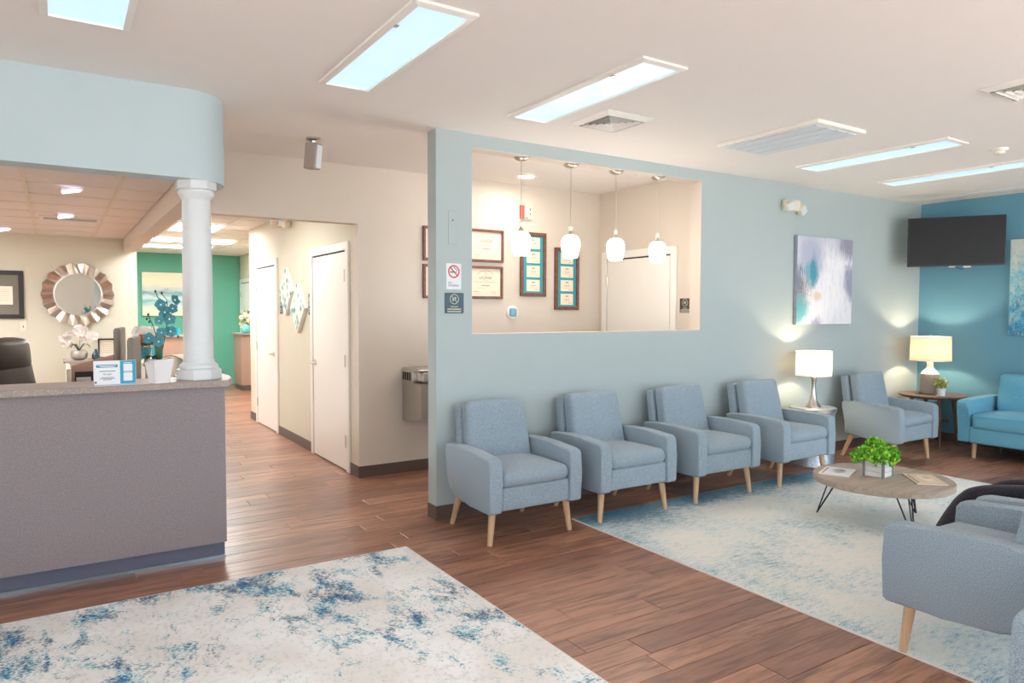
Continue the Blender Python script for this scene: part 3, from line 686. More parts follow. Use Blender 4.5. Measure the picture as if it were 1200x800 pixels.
disc_ring('red_circle', .036, .046, 'red', ns, (0, -.004, .034)); boxo('red_bar', (-.042, .042, -.0056, -.0042, -.0045, .0045), 'red', ns, loc=(0, 0, .034), rot=(0, PI/4, 0))
lines('cigarette', [(-.03, .012, .03, .008), (.016, .022, .03, .008), (.02, .026, .045, .012), (.008, .02, .054, .006), (.0, .008, .062, .008)], 'navy', ns, -.005)
text('lettering', 'NO\nSMOKING', .019, 'navy', ns, (-.045, -.0044, -.056), align='LEFT')
def phone_sign(loc, rz, label, body, w=.15, h=.143, lw=.007):
    o = thing('notice_sign', label, 'sign', loc, rz)
    boxo('plate', (-w/2, w/2, -.004, 0, -h/2, h/2), body, o, bev=.004, seg=1)
    disc_ring('circle', .031, .031+lw*.7, 'sign_line', o, (0, -.004, h*.2)); boxo('slash', (-.031, .031, -.0054, -.0042, -lw/3, lw/3), 'sign_line', o, loc=(0, 0, h*.2), rot=(0, PI/4, 0))
    lines('pictogram', [(-.016, -.004, h*.17, .016), (.002, .014, h*.25, .016)], 'sign_line', o, -.005)
    lines('lettering', [(-.03, .03, -h*.18, .006), (-.055, .055, -h*.3, .009), (-.055, .055, -h*.42, .009)], 'sign_line', o, -.0048)
    return o
phone_sign((2.3725, Y0, 1.5335), 0, 'square slate prohibition sign right below the no smoking sign', 'sign_dark')
phone_sign((4.955, 4.706, 1.535), -PI/2, 'small dark prohibition sign on the nook side wall beside its door', 'sign_brown', .13, .135)
def emergency(loc, rz, label, s=1.):
    o = thing('emergency_light', label, 'emergency light', loc, rz)
    boxo('body', (-.105*s, .105*s, -.07*s, 0, -.05*s, .055*s), 'offwhite', o, bev=.01, seg=2)
    for sx in (-1, 1):
        h = rbox('lamp_head', (sx*(.135 if sx > 0 else .09)*s, -.085*s if sx < 0 else -.06*s, (-.01 if sx < 0 else -.03)*s), (.05*s, .035*s, .038*s), .014*s, 'offwhite', o, rot=(.5, .5*sx, .35*sx), inner=2)
        boxo('lens', (-.04*s, .04*s, -.038*s, -.033*s, -.03*s, .03*s), 'lens_off', h, bev=.003, seg=1)
    return o
emergency((6.10, Y0, 2.52), 0, 'ivory emergency light with two lamp heads high above the lavender painting')
emergency((X0, 8.2, 2.50), -PI/2, 'ivory emergency light high on the hall wall above the diamond canvases', 1.25)
fo = thing('drinking_fountain', 'stainless steel drinking fountain mounted on the nook wall', 'drinking fountain', (2.87, YB, 0))
bm = bmesh.new(); prism(bm, [(0, .48), (-.06, .48), (-.28, .51), (-.33, .53), (-.33, .84), (0, .84)], -.225, .225)
bmesh.ops.transform(bm, matrix=Matrix(((0, 0, 1, 0), (1, 0, 0, 0), (0, 1, 0, 0), (0, 0, 0, 1))), verts=bm.verts)
for v in bm.verts:
    k = 1-.16*max(0, min(1, (-v.co.y-.1)/.25)); v.co.x *= k
fromb('apron', bm, 'steel', fo)
boxo('body', (-.235, .235, -.24, 0, .84, .96), 'steel', fo, bev=.008, seg=2); boxo('bubbler_front', (-.19, .19, -.36, -.24, .85, .945), 'steel', fo, bev=.015, seg=3); boxo('push_bar', (-.1, .1, -.37, -.358, .875, .92), 'metal', fo, bev=.004, seg=1)
boxo('basin', (-.23, .23, -.36, 0, .945, .965), 'steel', fo, bev=.01, seg=2)
for k in range(4): boxo('louvre', (-.24, -.234, -.2+k*.045, -.18+k*.045, .86, .93), 'dark_gap', fo, rot=None)
tube('spout', [(.12, -.1, .96), (.12, -.11, 1.0), (.1, -.16, 1.01), (.09, -.19, .985)], .01, 'metal', fo)

# ---- canvases
def canvas(name, loc, rz, w, h, d, face, label, edge):
    o = thing(name, label, 'painting', loc, rz)
    boxo('stretcher', (-w/2 if False else 0, w, -d, 0, 0, h), edge, o, bev=.004, seg=1)
    boxo('canvas_face', (.003, w-.003, -d-.003, -d, .003, h-.003), face, o)
    return o
MT['edge_blue'] = plain('canvas_edge_blue_grey', (150, 158, 170), .7, var=.4, vs=9); MT['edge_teal'] = plain('canvas_edge_pale_green', (170, 206, 190), .7, var=.2)
canvas('abstract_painting', (6.20, Y0-.003, 1.35), 0, .94, .892, .04, 'art_main', 'white and lavender abstract canvas with teal patches between the emergency light and lamp', 'edge_blue')
ab = thing('abstract_painting', 'aqua and gold abstract canvas beside the television on the deep blue wall', 'painting', (ROOM_X1-.003, 2.49, 1.24))
boxo('stretcher', (-.04, 0, 0, 1.0, 0, 1.01), 'edge_teal', ab, bev=.004, seg=1); boxo('canvas_face', (-.043, -.04, .003, .997, .003, 1.007), 'art_blue', ab)
canvas('seascape_painting', (1.36, 14.997, 1.38), 0, 1.0, .82, .04, 'art_sea', 'pale seascape canvas on the sea green wall', 'white')
for i, (yc, zc, s) in enumerate([(8.165, 1.695, .275), (7.71, 1.505, .272)]):
    o = thing('diamond_canvas', ['teal floral diamond canvas on the hall wall beside the far door', 'aqua floral diamond canvas on the hall wall, lower one beside the near door'][i], 'painting', (X0, yc, zc), -PI/2)
    q = s/math.sqrt(2)
    boxo('stretcher', (-q, q, -.04, 0, -q, q), 'white', o, bev=.004, seg=1, rot=(0, PI/4, 0)); boxo('canvas_face', (-q+.003, q-.003, -.043, -.04, -q+.003, q-.003), 'art_flower_a' if i == 0 else 'art_flower_b', o, rot=(0, PI/4, 0))
def room_sign(loc, rz, label):
    o = thing('room_sign', label, 'sign', loc, rz); boxo('plate', (-.055, .055, -.006, 0, -.11, .11), 'sign_dark', o, bev=.004, seg=1)
    lines('pictogram', [(-.025, .025, .05, .05), (-.02, .02, .0, .03), (-.035, .035, -.05, .012), (-.035, .035, -.075, .008)], 'sign_line', o, -.0072); return o
room_sign((X0, 8.49, 1.55), -PI/2, 'dark room sign on the hall wall beside the far door'); room_sign((X0, 7.36, 1.545), -PI/2, 'dark room sign on the hall wall beside the near door')

# ---- television
tv = thing('television', 'black flat television on a swivel mount angled out from the blue wall', 'television', (8.19, 3.875, 2.245), math.atan2(-.715, .60))
tv.rotation_euler = (.03, -.012, math.atan2(3.52-4.235, 8.49-7.9))
wv = .925/2
boxo('bezel', [(-wv, wv, -.018, .02, -.265, .265)], 'black', tv, bev=.006, seg=2); boxo('screen', (-wv+.01, wv-.01, -.0205, -.018, -.25, .256), 'screen', tv)
boxo('rear_housing', (-.3, .3, .02, .05, -.18, .15), 'black', tv, bev=.012, seg=2); boxo('sensor_bar', (-.06, .0, -.012, .01, -.28, -.264), 'offwhite', tv, bev=.003, seg=1); boxo('cable_plug', (.08, .15, .0, .02, -.285, -.264), 'offwhite', tv, bev=.003, seg=1)
tube('cable', [(-.02, 0, -.27), (.03, .005, -.285), (.06, .005, -.30), (.1, .01, -.28)], .004, 'black', tv, 6)
boxo('mount_arm', (-.03, .03, .05, .30, -.03, .03), 'black', tv, bev=.004, seg=1); boxo('wall_plate', (-.10, .16, .30, .312, -.12, .12), 'black', tv, bev=.004, seg=1)
tv['label'] = 'black flat television on a swivel mount angled out from the blue wall'

# ---- rugs
def rug(name, x0, x1, y0, y1, mat, label):
    o = thing(name, label, 'rug', ((x0+x1)/2, (y0+y1)/2, 0)); w, h = (x1-x0)/2, (y1-y0)/2
    boxo('pile', (-w+.006, w-.006, -h+.006, h-.006, .001, .011), mat, o, bev=.003, seg=1)
    bm = bmesh.new(); box(bm, -w, w, -h, -h+.008, .0005, .009); box(bm, -w, w, h-.008, h, .0005, .009); box(bm, -w, -w+.008, -h+.008, h-.008, .0005, .009); box(bm, w-.008, w, -h+.008, h-.008, .0005, .009)
    fromb('binding', bm, 'rug_edge', o); return o
rug('area_rug', -1.24, 1.81, 1.28, 4.03, 'rug1', 'cream area rug with scattered blue patches before the reception counter')
rug('area_rug', 3.05, 6.71, 1.21, 3.95, 'rug2', 'distressed aqua and cream area rug under the round coffee table')

# ---- armchairs (front = -y)
def arm_profile():
    P = [(-.35, .225), (-.352, .4), (-.35, .53), (-.335, .552), (-.30, .562), (-.1, .574), (.1, .578), (.235, .575), (.25, .562), (.245, .53), (.205, .33), (.185, .275), (.15, .245), (.1, .232), (-.1, .218), (-.33, .212)]
    return P
def armchair(label, loc, rz, group=None):
    c = thing('armchair', label, 'armchair', loc, rz, group)
    for s in (-1, 1):
        bm = bmesh.new(); prism(bm, arm_profile(), -.048, .048)
        es = [e for e in bm.edges if abs(e.verts[0].co.z-e.verts[1].co.z) < 1e-6]
        bmesh.ops.bevel(bm, geom=es, offset=.016, segments=3, profile=.55, affect='EDGES')
        bmesh.ops.transform(bm, matrix=Matrix(((0, 0, 1, s*.312), (1, 0, 0, 0), (0, 1, 0, 0), (0, 0, 0, 1))), verts=bm.verts)
        soft(fromb('armrest', bm, 'chair', c), 40)
    rbox('seat_frame', (0, -.03, .295), (.268, .305, .075), .018, 'chair', c)
    rbox('seat_cushion', (0, -.085, .418), (.262, .268, .052), .046, 'chair', c, puff=(0, .014, .026))
    rbox('back_frame', (0, .262, .53), (.252, .04, .30), .022, 'chair', c, rot=(-.17, 0, 0), taper=.05)
    rbox('back_cushion', (0, .165, .63), (.245, .055, .225), .035, 'chair', c, puff=(0, .012, .006), rot=(-.2, 0, 0), taper=.05)
    for sx in (-1, 1):
        for sy in (-1, 1):
            b = (sx*(.314 if sy < 0 else .29), (-.275 if sy < 0 else .275), .0); t = (sx*.285, (-.26 if sy < 0 else .15 if False else .17), .235)
            l = tube('leg', [b, t], .0165, 'legwood', c, 14, .025)
    return c
CH = 'row of grey armchairs against the partition wall'
a0 = armchair('grey-blue armchair at the end of the row, beside the partition wall end', (2.58, 4.05, 0), 0, CH)
for x, y, lb in [(3.462, 4.035, 'grey-blue armchair second in the row from the partition wall end'), (4.405, 4.03, 'grey-blue armchair third in the row from the partition wall end'),
                 (5.375, 4.0, 'grey-blue armchair beside the silver drum table, its right arm before the drum'), (7.095, 3.99, 'grey-blue armchair between the silver drum table and the corner table')]:
    c_ = dup(a0, (x, y, 0), 0, lb, CH)
    if x < 6: c_.rotation_euler = (-.0205, 0, 0); c_.location.z = .0058           # front feet stand on the rug
CF = 'grey armchairs facing the row'
dup(a0, (3.365, 1.335, .0112), PI, 'empty grey armchair on the edge of the aqua rug, facing the wall row', CF)
dup(a0, (4.165, 1.335, .0112), PI, 'grey armchair in which the person in dark trousers sits', CF)
dup(a0, (2.775, .60, 0), -PI/2, 'grey armchair standing off the rug behind the empty armchair', CF)

# ---- sofa (front = -x)
sf = thing('loveseat', 'sky blue velvet loveseat with rolled arms against the deep blue wall', 'sofa', (8.13, 2.83, 0))
rbox('seat_frame', (0, 0, .245), (.39, .66, .085), .02, 'sofa', sf); 
for y_ in (-.315, .315):
    q = rbox('seat_cushion', (-.08, y_, .385), (.33, .312, .075), .035, 'sofa', sf, puff=(.012, .006, .02)); tube('piping', [(-.335, -.29, .055), (-.335, .29, .055)], .006, 'sofa', q, 6)
rbox('back_frame', (.335, 0, .45), (.075, .66, .30), .04, 'sofa', sf, rot=(0, .08, 0))
for y_ in (-.315, .315):
    q = rbox('back_cushion', (.19, y_, .635), (.075, .312, .2), .05, 'sofa', sf, puff=(.03, .006, .012), rot=(0, .16, 0))
    for bz in (-.05,):
        for by in (-.12, .12): lathe('button', [(0, 0), (.014, .002), (.01, .008), (0, .01)], 'sofa', q, 12, (-.098, by, bz), (0, -PI/2, 0))
for s in (-1, 1):
    prof = [(-.39, .17), (-.39, .47), (-.41, .5), (-.43, .53), (-.43, .565), (-.40, .588), (-.3, .592), (.0, .6), (.3, .605), (.36, .6), (.38, .4), (.38, .17)]
    bm = bmesh.new(); prism(bm, prof, -.055, .055); es = [e for e in bm.edges if abs(e.verts[0].co.z-e.verts[1].co.z) < 1e-6]
    bmesh.ops.bevel(bm, geom=es, offset=.02, segments=3, profile=.55, affect='EDGES')
    bmesh.ops.transform(bm, matrix=Matrix(((1, 0, 0, 0), (0, 0, 1, s*.71), (0, 1, 0, 0), (0, 0, 0, 1))), verts=bm.verts); soft(fromb('armrest', bm, 'sofa', sf), 40)
    tube('front_leg', [(-.3, s*.645, 0), (-.3, s*.64, .18)], .018, 'legwood', sf, 14, .026); tube('rear_leg', [(.27, s*.64, 0), (.25, s*.64, .18)], .016, 'walnut', sf, 12, .022)

# ---- coffee table with magazines and planter
TB = (4.83, 2.725); TZ = .33
cf = thing('coffee_table', 'round grey oak coffee table on black hairpin legs', 'coffee table', (TB[0], TB[1], .011)); zt = TZ-.011
tp = lathe('table_top', [(0, zt-.042), (.44, zt-.042), (.445, zt-.038), (.445, zt-.004), (.441, zt), (0, zt)], 'tabletop', cf, 64)
for a in (117, 237, 357):
    a = math.radians(a); d = Vector((math.cos(a), math.sin(a), 0)); n = Vector((-d.y, d.x, 0)); f = d*.415
    bm = bmesh.new()
    for k in (-1, 0, 1):
        top = d*(.27 if k else .33)+n*(.055*k)+Vector((0, 0, zt-.04)); tube_bm(bm, [top, f+n*.004*k+Vector((0, 0, .006))], .005, 8)
    lg = soft(fromb('hairpin_leg', bm, 'black', cf)); 
    boxo('foot_plate', (-.05, .05, -.07, .07, 0, .004), 'black', lg, loc=(d.x*.29, d.y*.29, zt-.046), rot=(0, 0, a))
def magazine(c, rz, w, h, t, mat, label, tilt=0):
    o = thing('magazine', label, 'magazine', (c[0], c[1], TZ+.0005), rz)
    boxo('pages', (-w/2+.002, w/2-.002, -h/2+.002, h/2-.002, 0, t), 'page', o); boxo('cover', (-w/2, w/2, -h/2, h/2, t, t+.0012), mat, o)
    boxo('back_cover', (-w/2, w/2, -h/2, h/2, -.0004, .0008), 'ink' if mat == 'mag_b' else 'paper', o)
    bm = bmesh.new()
    for k in range(6): box(bm, -w*.4+k*w*.13, -w*.4+k*w*.13+w*.08, h*.36, h*.42, t+.0012, t+.0017)
    fromb('masthead', bm, 'ink', o); return o
magazine((4.693, 2.974), math.atan2(.101, .255), .276, .2, .005, 'mag_a', 'white magazine with a grey cover picture lying on the coffee table')
magazine((4.975, 2.51), math.atan2(2.68-2.464, 5.005-4.793), .302, .192, .007, 'mag_b', 'tan covered magazine with a dark spine edge on the coffee table')
pl = thing('planter_box', 'whitewashed slatted wooden planter box with bright green leaves on the coffee table', 'potted plant', (4.832, 2.757, TZ), .1)
hw, hh = .066, .108
for sx in (-1, 1):
    for sy in (-1, 1):
        q = boxo('corner_post', (sx*hw-.008, sx*hw+.008, sy*hw-.008, sy*hw+.008, 0, hh), 'postgrey', pl, bev=.002, seg=1)
        for z_ in (.018, .054, .09): lathe('nail', [(0, 0), (.003, 0), (.002, .002), (0, .002)], 'black', q, 8, (sx*hw*.98, sy*hw-.0085 if sy < 0 else sy*hw+.0085, z_), (PI/2 if sy < 0 else -PI/2, 0, 0))
for s_ in range(4):
    for k in range(3):
        boxo('slat', (-hw+.008, hw-.008, -hw-.004, -hw+.004, .003+k*.0355, .0365+k*.0355), 'whitewash', pl, bev=.0015, seg=1, rot=(0, 0, s_*PI/2))
boxo('soil', (-hw+.006, hw-.006, -hw+.006, hw-.006, .06, .09), 'dark_gap', pl)
def leaf_cloud(name, parent, n, fn, size, mat, squash=.7):
    bm = bmesh.new()
    for _ in range(n):
        p = Vector(fn()); L = size*random.uniform(.6, 1.3); w = L*squash*.5
        d = Vector((random.gauss(0, 1), random.gauss(0, 1), random.gauss(.3, .8))).normalized(); s = d.cross(Vector((random.gauss(0, 1), random.gauss(0, 1), random.gauss(0, 1)))).normalized(); u = d.cross(s)*L*.12
        v = [bm.verts.new(q) for q in (p, p+d*L*.35+s*w+u, p+d*L*.75+s*w*.8+u, p+d*L, p+d*L*.75-s*w*.8+u, p+d*L*.35-s*w+u)]
        bm.faces.new((v[0], v[1], v[2], v[3])); bm.faces.new((v[0], v[3], v[4], v[5]))
    return fromb(name, bm, mat, parent, kind='stuff')
def cloud(lobes):
    def f():
        c, r = random.choice(lobes)
        while True:
            q = Vector((random.uniform(-1, 1), random.uniform(-1, 1), random.uniform(-1, 1)))
            if .45 < q.length < 1: return Vector(c)+q*r
    return f
random.seed(11)
lob = [((-.02, 0, .19), .075), ((.06, .02, .17), .075), ((-.11, .04, .165), .05), ((-.06, -.03, .14), .06), ((.09, -.05, .15), .06), ((.02, -.07, .125), .05), ((-.155, .07, .15), .04), ((.05, .06, .19), .06), ((-.01, .03, .235), .03)]
leaf_cloud('foliage', pl, 1500, cloud(lob), .02, 'foliage', .9)
bm = bmesh.new()
for c, r in lob: tube_bm(bm, [(0, 0, .085), (c[0]*.5, c[1]*.5, .085+(c[2]-.085)*.7), c], .0025, 5)
fromb('twig', bm, 'leaf_dark', pl, kind='stuff')

# ---- silver drum table with lamp
DT = (6.15, 4.165)
dr = thing('drum_table', 'hammered silver drum side table between two armchairs', 'side table', (DT[0], DT[1], 0))
lathe('body', [(0, 0), (.2, 0), (.205, .01), (.2, .03), (.2, .5), (.204, .52), (.208, .535)], 'drum', dr, 48); lathe('rim', [(.203, .525), (.213, .528), (.215, .556), (.209, .56), (.202, .556), (.2, .545)], 'steel', dr, 48); lathe('table_top', [(0, .56), (.203, .56), (.203, .54), (0, .54)], 'drum', dr, 48)
def bulb(o, z, power, r=.03):
    l = bpy.data.lights.new('bulb', 'POINT'); l.energy = power; l.color = (1, .78, .52); l.shadow_soft_size = r
    b = bpy.data.objects.new('bulb', l); COL.objects.link(b); b.parent = o; b.location = (0, 0, z)
def drum_shade(o, r0, r1, z0, z1, mat='shade'):
    bm = bmesh.new(); lathe_bm(bm, [(r0, z0), (r1, z1)], 48); fromb('lamp_shade', bm, mat, o, smooth=True)
    for r, z in ((r0, z0), (r1, z1)): lathe('shade_hem', [(r-.002, z-.004), (r+.002, z-.004), (r+.002, z+.004), (r-.002, z+.004), (r-.002, z-.004)], 'glaze_white', o, 48)
    bm = bmesh.new()
    for k in range(3): a = 2*PI*k/3; tube_bm(bm, [(0, 0, z1-.02), (r1*math.cos(a), r1*math.sin(a), z1-.006)], .0025, 6)
    fromb('shade_spider', bm, 'metal', o); lathe('finial', [(0, z1-.03), (.006, z1-.02), (.006, z1+.004), (.01, z1+.01), (.007, z1+.022), (0, z1+.026)], 'metal', o, 14)
lm = thing('table_lamp', 'slim silver table lamp with a lit white drum shade on the drum table', 'table lamp', (DT[0], DT[1], .5615))
lathe('lamp_base', [(0, 0), (.072, 0), (.072, .008), (.066, .014), (.045, .05), (.03, .1), (.022, .16), (.021, .2), (.026, .25), (.035, .285), (.034, .292), (.012, .296), (.01, .33), (0, .33)], 'metal', lm, 36)
drum_shade(lm, .163, .163, .305, .535); bulb(lm, .42, 7.5)

# ---- corner table with lamp and plant
KT = (8.19, 4.07)
kt = thing('corner_table', 'round walnut corner table on four tapered legs', 'side table', (KT[0], KT[1], 0), .0)
lathe('table_top', [(0, .54), (.31, .54), (.335, .552), (.34, .562), (.336, .57), (0, .57)], 'walnut', kt, 56)
for sx in (-1, 1):
    for sy in (-1, 1): tube('leg', [(sx*.19, sy*.185, 0), (sx*.15, sy*.145, .545)], .013, 'walnut', kt, 14, .022)
boxo('stretcher', [(-.16, .16, -.014, .014, .26, .295), (-.014, .014, -.16, .16, .26, .295)], 'walnut', kt, rot=(0, 0, PI/4))
l2 = thing('table_lamp', 'grey ceramic table lamp with a lit off-white drum shade on the corner table', 'table lamp', (KT[0]-.01, KT[1]+.03, .5705))
lathe('lamp_base', [(0, 0), (.095, 0), (.103, .01), (.105, .03), (.1, .2), (.09, .225)], 'concrete', l2, 40); lathe('lamp_neck', [(.09, .225), (.075, .25), (.045, .28), (.034, .3), (.032, .35), (.012, .355), (.012, .4), (0, .4)], 'glaze_white', l2, 36)
drum_shade(l2, .205, .198, .375, .635, 'shade_dense'); bulb(l2, .5, 9)
p2 = thing('potted_plant', 'small yellow-green plant in a white pot on the corner table', 'potted plant', (8.06, 3.915, .5705))
lathe('pot', [(0, 0), (.036, 0), (.044, .08), (.046, .085), (.04, .085), (.038, .07), (0, .07)], 'pot_white', p2, 28)
leaf_cloud('foliage', p2, 420, cloud([((0, 0, .14), .055), ((.04, 0, .125), .045), ((-.045, .01, .13), .045), ((0, .03, .16), .045)]), .022, 'foliage2', .5)
for k in range(9):
    a = k*2.4; lathe('flower_head', [(0, -.006), (.006, 0), (0, .007)], 'offwhite', p2, 8, (.055*math.cos(a), .055*math.sin(a), .15+.02*math.sin(k*1.7)))
wo = thing('wall_outlet', 'white cable box on the wall behind the corner armchair', 'outlet', (7.83, Y0, .42)); boxo('plate', (-.04, .04, -.006, 0, -.06, .06), 'white', wo, bev=.003, seg=1); boxo('socket', (-.02, .02, -.012, -.006, -.035, .035), 'offwhite', wo, bev=.003, seg=1)

# ---- reception counter top: acrylic sign, orchid
cs = thing('sign_holder', 'acrylic counter card, white left half and blue right half, on the reception counter', 'sign', (.264, 4.44, 1.068), .02); cs.scale = (.82, .82, .92)
boxo('acrylic_back', (-.125, .125, -.004, .0, 0, .145), 'acrylic', cs, bev=.002, seg=1); boxo('acrylic_foot', (-.125, .125, -.05, .03, 0, .003), 'acrylic', cs)
MT['card_white'] = plain('card_white', (232, 236, 240), .4); MT['card_blue'] = plain('card_blue', (28, 158, 190), .4); MT['card_band'] = plain('card_band', (30, 140, 166), .4); MT['card_purple'] = plain('card_purple', (170, 70, 190), .4)
pt = boxo('card_left', (-.122, .03, -.0055, -.004, .006, .143), 'card_white', cs); boxo('card_right', (.03, .122, -.0055, -.004, .006, .143), 'card_blue', cs)
lines('heading_band', [(-.108, .016, .114, .017)], 'card_band', cs, -.0062); lines('heading_print', [(-.1, .008, .1165, .0035), (-.085, -.004, .1105, .0035)], 'sign_white', cs, -.0068)
lines('body_print', [(-.092, .002, .083, .004), (-.08, -.008, .046, .003), (-.09, .0, .039, .003), (-.07, -.02, .032, .003)], 'ink', cs, -.0062); text('body_word', 'Google', .017, 'ink', cs, (-.045, -.0058, .066)); lathe('emblem', [(0, 0), (.007, 0), (.007, .0008), (0, .0008)], 'ink', cs, 14, (-.113, -.0055, .018), (PI/2, 0, 0))
rbox('code_panel', (.076, -.006, .102), (.027, .0012, .022), .0011, 'card_white', cs, k=1, inner=1); rbox('code_panel', (.076, -.006, .046), (.027, .0012, .024), .0011, 'card_white', cs, k=1, inner=1); lines('code_caption', [(.05, .1, .131, .004), (.05, .1, .0735, .004)], 'sign_white', cs, -.0064)

def flower_me(name, r, n=5):
    bm = bmesh.new()
    for k in range(n):
        a = 2*PI*k/n; d = Vector((math.cos(a), 0, math.sin(a))); s = Vector((-d.z, 0, d.x)); w = r*.52
        v = [bm.verts.new(q) for q in ((0, 0, 0), d*r*.4+s*w*.9+Vector((0, -r*.12, 0)), d*r*.8+s*w*.8+Vector((0, -r*.05, 0)), d*r+Vector((0, r*.06, 0)), d*r*.8-s*w*.8+Vector((0, -r*.05, 0)), d*r*.4-s*w*.9+Vector((0, -r*.12, 0)))]
        bm.faces.new((v[0], v[1], v[2], v[3])); bm.faces.new((v[0], v[3], v[4], v[5]))
    me = bpy.data.meshes.new(name); bm.to_mesh(me); bm.free(); return me
def orchid(o, stems, flowers, petal, size, mouth='white_petal'):
    for pts in stems: tube('stem', pts, .0035, 'stem', o, 6, .002)
    me = flower_me('flower', size)
    cm = bpy.data.meshes.new('flower_centre'); bm = bmesh.new(); bmesh.ops.create_icosphere(bm, subdivisions=1, radius=size*.16); bm.to_mesh(cm); bm.free()
    for p, rx, rz in flowers:
        f = link('flower', me, petal, o, p, (rx, random.uniform(-.6, .6), rz)); f.scale = (random.uniform(.75, 1.15),)*3; link('flower_centre', cm, mouth, f, (0, -size*.14, 0))
orc = thing('orchid', 'teal orchid in a square white pot on the reception counter', 'potted plant', (.482, 4.43, 1.068), .0)
def square_pot(o, b, t, h, mat):
    bm = bmesh.new(); q = [(-1, -1), (1, -1), (1, 1), (-1, 1)]
    L = [[bm.verts.new((x*r, y*r, z)) for x, y in q] for r, z in ((b, 0), (t, h), (t*.9, h), (t*.86, h-.02))]
    bm.faces.new(L[0][::-1]); bm.faces.new(L[-1])
    for a, c in zip(L, L[1:]):
        for i in range(4): bm.faces.new((a[i], a[(i+1) % 4], c[(i+1) % 4], c[i]))
    bmesh.ops.bevel(bm, geom=[e for e in bm.edges if abs(e.verts[0].co.z-e.verts[1].co.z) > h*.5], offset=.006, segments=2, affect='EDGES'); return fromb('pot', bm, mat, o, rot=(0, 0, .42))
square_pot(orc, .04, .058, .135, 'pot_white')
def leaf(o, a, L, w, z, rise, droop):
    bm = bmesh.new(); d = Vector((math.cos(a), math.sin(a), 0)); s = Vector((-d.y, d.x, 0)); n = 7; rows = []
    for i in range(n):
        t = i/(n-1); c = d*L*t+Vector((0, 0, z+rise*math.sin(t*PI*.8)-droop*t*t)); ww = w*math.sin(PI*min(.97, .12+.88*t))**.7
        rows.append([bm.verts.new(c-s*ww+Vector((0, 0, ww*.3))), bm.verts.new(c), bm.verts.new(c+s*ww+Vector((0, 0, ww*.3)))])
    for p, q in zip(rows, rows[1:]):
        for k in range(2): bm.faces.new((p[k], p[k+1], q[k+1], q[k]))
    return fromb('leaf', bm, 'leaf_dark', o, smooth=True)
for a, L, w in [(PI*.95, .105, .028), (PI*1.12, .085, .032), (-.1, .12, .014), (PI*.55, .09, .025)]: leaf(orc, a, L, w, .125, .035, .03)
leaf(orc, PI*1.4, .03, .022, .125, .09, -.05)
orchid(orc, [[(0, 0, .12), (.02, 0, .2), (.04, 0, .3), (.05, 0, .4), (.045, 0, .47), (.02, 0, .5)], [(.02, 0, .2), (-.01, 0, .26), (-.03, 0, .33), (-.05, 0, .38)], [(.045, 0, .45), (-.0, 0, .48), (-.01, 0, .51)]],
       [((.01, -.02, .44), -.1, .2), ((.075, -.01, .42), .1, -.5), ((.0, -.025, .35), 0, 0), ((.055, -.02, .36), 0, -.3), ((.01, -.03, .285), .1, .1), ((.06, -.015, .29), 0, -.4), ((-.055, -.03, .255), .1, .3), ((-.005, -.035, .235), .1, 0), ((.03, -.01, .40), .3, .5), ((.09, .0, .47), .4, -.8)], 'teal_petal', .033)
for p in [(.02, 0, .505), (-.012, 0, .515), (-.05, 0, .385), (-.058, 0, .36), (-.045, 0, .345), (.1, 0, .26)]: lathe('bud', [(0, -.009), (.007, 0), (0, .011)], 'stem', orc, 8, p)

# ---- reception back wall and desks
YR = 10.5
mi = thing('sunburst_mirror', 'round mirror with a pleated silver sunburst frame on the reception wall', 'mirror', (.236, YR, 1.676))
N = 18; bm = bmesh.new(); ro, ri = .40, .255
def zig(k, r, amp): a = 2*PI*k/(2*N); rr = r*(1.0 if k % 2 == 0 else .945); return (rr*math.cos(a), -(.045+(amp if k % 2 == 0 else -amp)), rr*math.sin(a))
vo = [bm.verts.new(zig(k, ro, .022)) for k in range(2*N)]; vi = [bm.verts.new((ri*math.cos(PI*k/N), -(.05+(.006 if k % 2 == 0 else -.006)), ri*math.sin(PI*k/N))) for k in range(2*N)]
vb = [bm.verts.new((v.co.x, 0, v.co.z)) for v in vo]
for k in range(2*N):
    j = (k+1) % (2*N); bm.faces.new((vi[k], vi[j], vo[j], vo[k])); bm.faces.new((vo[k], vo[j], vb[j], vb[k]))
fromb('pleated_frame', bm, 'silver', mi)
lathe('inner_ring', [(.25, .04), (.268, .05), (.268, .06), (.25, .058), (.25, .04)], 'silver', mi, 48, rot=(PI/2, 0, 0)); lathe('mirror_glass', [(0, .045), (.252, .045)], 'mirror', mi, 48, rot=(PI/2, 0, 0), smooth=False)
pf = framed('framed_document', (-.64, YR, 1.665), .62, .58, .05, 'document in a wide grey mat and black frame beside the sunburst mirror', 'framed document', 'black_frame')
boxo('mat_board', (-.262, .262, -.016, -.004, -.242, .242), 'grey_mat', pf); boxo('document', (-.2, .2, -.02, -.016, -.12, .1), 'paper', pf); lines('document_print', [(-.17, .17, .06-.025*k, .004) for k in range(6)], 'ink_pale', pf, -.0208)
lsw = thing('light_switch', 'ivory light switch plate below the black framed document', 'light switch', (-.342, YR, 1.277)); boxo('plate', (-.04, .04, -.006, 0, -.06, .06), 'offwhite', lsw, bev=.003, seg=1); boxo('toggle', (-.006, .006, -.016, -.006, -.012, .012), 'ink', lsw, bev=.002, seg=1)
cr = thing('credenza', 'cream credenza with an overhanging top against the reception wall', 'cabinet', (.49, 10.24, 0))
boxo('body', (-.40, .40, -.24, .25, 0, .84), 'cream', cr, bev=.004, seg=1); boxo('cabinet_top', (-.43, .40, -.27, .255, .84, .87), 'laminate_top', cr, bev=.004, seg=1)
